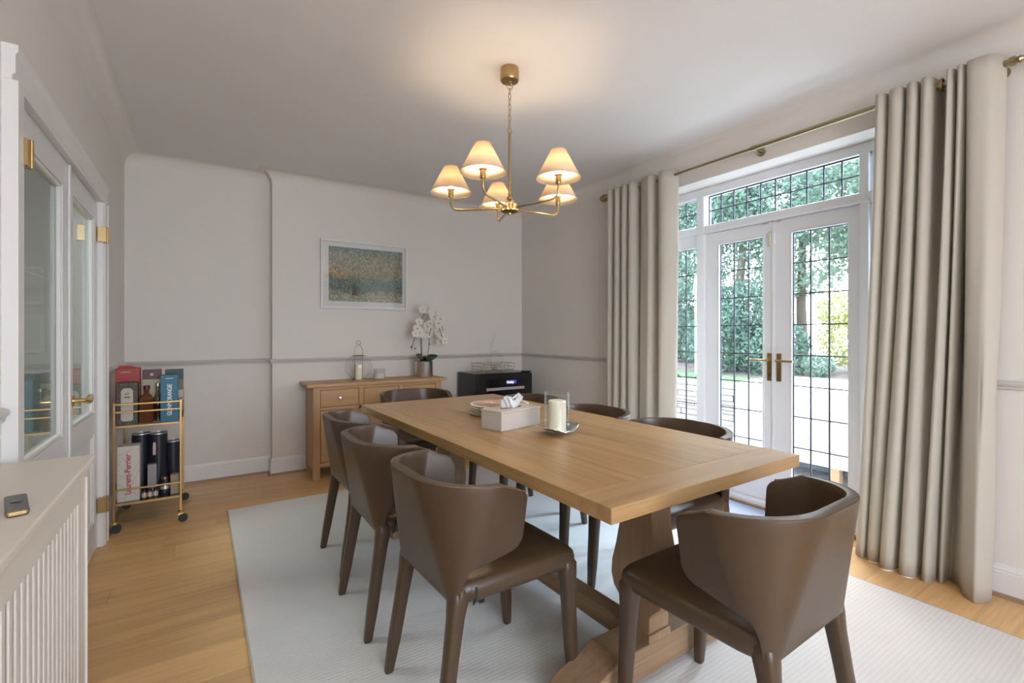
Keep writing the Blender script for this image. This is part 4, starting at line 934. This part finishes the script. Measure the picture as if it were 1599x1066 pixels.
tree('distant_tree', 'hazy tree at the right behind the fanlight', 15.5, 4.4, .35, 4.0, [(0, .9, 3.8, 1.3, .8), (0, -1.2, 4.2, 1.5, .8), (0, .5, 5.2, 1.1, .7)], G3, 4500, .11, 5)
tree('background_shrub', 'broad laurel shrub at the far left by the fence', 10.8, 8.2, .35, 0, [(0, 0, .8, .8, .8), (0, .9, 1.0, .9, .9), (0, -.7, .5, .6, .7)], G3, 3500, .075, 6)
tree('laurel_shrub', 'dense dark laurel shrub below the evergreen tree', 9.9, 5.9, .35, 0, [(0, .5, .7, .85, .9), (0, -.5, .6, .75, .85), (.1, 0, 1.3, .8, .9)], G1, 5000, .07, 7)
tree('golden_shrub', 'yellow-green shrub behind the right door leaf', 10.6, 4.0, .35, 0, [(0, .1, .75, .6, .9), (0, .35, 1.35, .4, .9)], G4, 1800, .06, 8)
tree('round_shrub', 'fresh green shrub at the right of the border', 10.4, 3.0, .35, 0, [(0, .1, .9, .75, .8), (0, -.6, .9, .7, .8)], G2, 3000, .065, 9)
tree('low_shrub', 'small blue-green shrub low in the border behind the right door leaf', 9.9, 3.25, .38, 0, [(0, 0, .25, .3, .8)], G3, 700, .05, 10)
tree('border_shrub', 'small shrub low in the border near the door handles', 9.9, 4.45, .38, 0, [(0, 0, .22, .28, .8), (0, .4, .15, .2, .8)], G3, 600, .05, 12)
tree('spreading_tree', 'large tree behind the right curtain side of the garden', 12.5, 1.2, .35, 3.4, [(0, 0, 2.4, 1.5, .9), (0, .8, 3.9, 1.4, .9)], G3, 4500, .1, 13)
# arching leafy plants along the wall top
k = 0
for y, s, mm in ((3.75, .20, G5), (4.05, .22, G5), (4.4, .2, G5), (4.75, .24, G3), (5.05, .26, G5), (5.4, .3, G5), (5.8, .32, G3), (3.45, .16, G5)):
    nm = ['beside the covered table', 'second along from the covered table', 'third along', 'fourth along', 'fifth along', 'sixth along', 'farthest left', 'nearest the covered table'][k]
    t = thing('leafy_plant', 'arching green leafy plant on top of the stone wall, ' + nm, 'plant', (7.12, y, .35), group='leafy plants along the stone wall')
    for q in range(16):
        az = rr.uniform(0, 2 * PI); leafblade(s * rr.uniform(.8, 1.3), .018, az, rr.uniform(.7, 1.3), 1.2, mm, 'leaf', t, (0, 0, 0)) if q else leafblade(s, .02, az, 1, 1, mm, 'leaf', t, (0, 0, 0))
    k += 1
# fence far left
fe = thing('board_fence', 'weathered vertical board fence at the far left of the garden', 'fence', (12.6, 8.6, .35))
FB = plain('grey_fence_board', (.22, .20, .19), .9, var=.15)
for i in range(16): B('fence_board', FB, fe, -.012, .012, -.2 + i * .15, -.2 + i * .15 + .135, 0, 1.7 + rr.uniform(-.01, .01), .002, 1)
B('fence_rail', FB, fe, .013, .06, -.2, 2.2, 1.3, 1.38); B('fence_rail', FB, fe, .013, .06, -.2, 2.2, .3, .38)
gp = thing('garden_pole', 'slim pale pole with a white cone top standing on the lawn at the left', 'garden pole', (8.6, 6.2, .35))
MB().tube([(0, 0, 0), (0, 0, 1.7)], .022, 10).build('pole', plain('pale_blue_metal', (.45, .5, .52), .4), gp); MB().lathe([(0, 1.68), (.06, 1.68), (.045, 1.9), (.02, 2.1), (0, 2.12)], n=16).build('cone_top', UPVC, gp, smooth=True)
# covered garden table
gt = thing('covered_garden_table', 'garden table under a white cover on dark-shadowed wooden legs outside the doors', 'table', (5.3, 2.0, GZ))
rows = []
def rr_(ax, ay, z, wv):
    out = []; n = 56
    for k in range(n):
        a = 2 * PI * k / n; c_, s_ = math.cos(a), math.sin(a); ex = .3; f = 1 + wv * math.sin(a * 9)
        out.append((ax * math.copysign(abs(c_) ** ex, c_) * f, ay * math.copysign(abs(s_) ** ex, s_) * f, z))
    return out
MB().loft([rr_(.66, 1.04, .20, .012), rr_(.64, 1.02, .45, .006), rr_(.62, 1.0, .80, 0), rr_(.60, .98, .86, 0), rr_(.55, .93, .88, 0), rr_(.2, .3, .90, 0)], True).build('cover', plain('white_waterproof_cover', (.80, .80, .79), .7), gt, smooth=True)
LEGW = plain('teak', (.42, .25, .13), .6)
for x in (-.5, .5):
    for y in (-.85, .0, .85): B('leg', LEGW, gt, x - .035, x + .035, y - .035, y + .035, 0, .21, .003)
B('lower_shelf', plain('dark_slatted_shelf', (.05, .055, .065), .6), gt, -.45, .45, -.9, .9, .10, .14, .003)
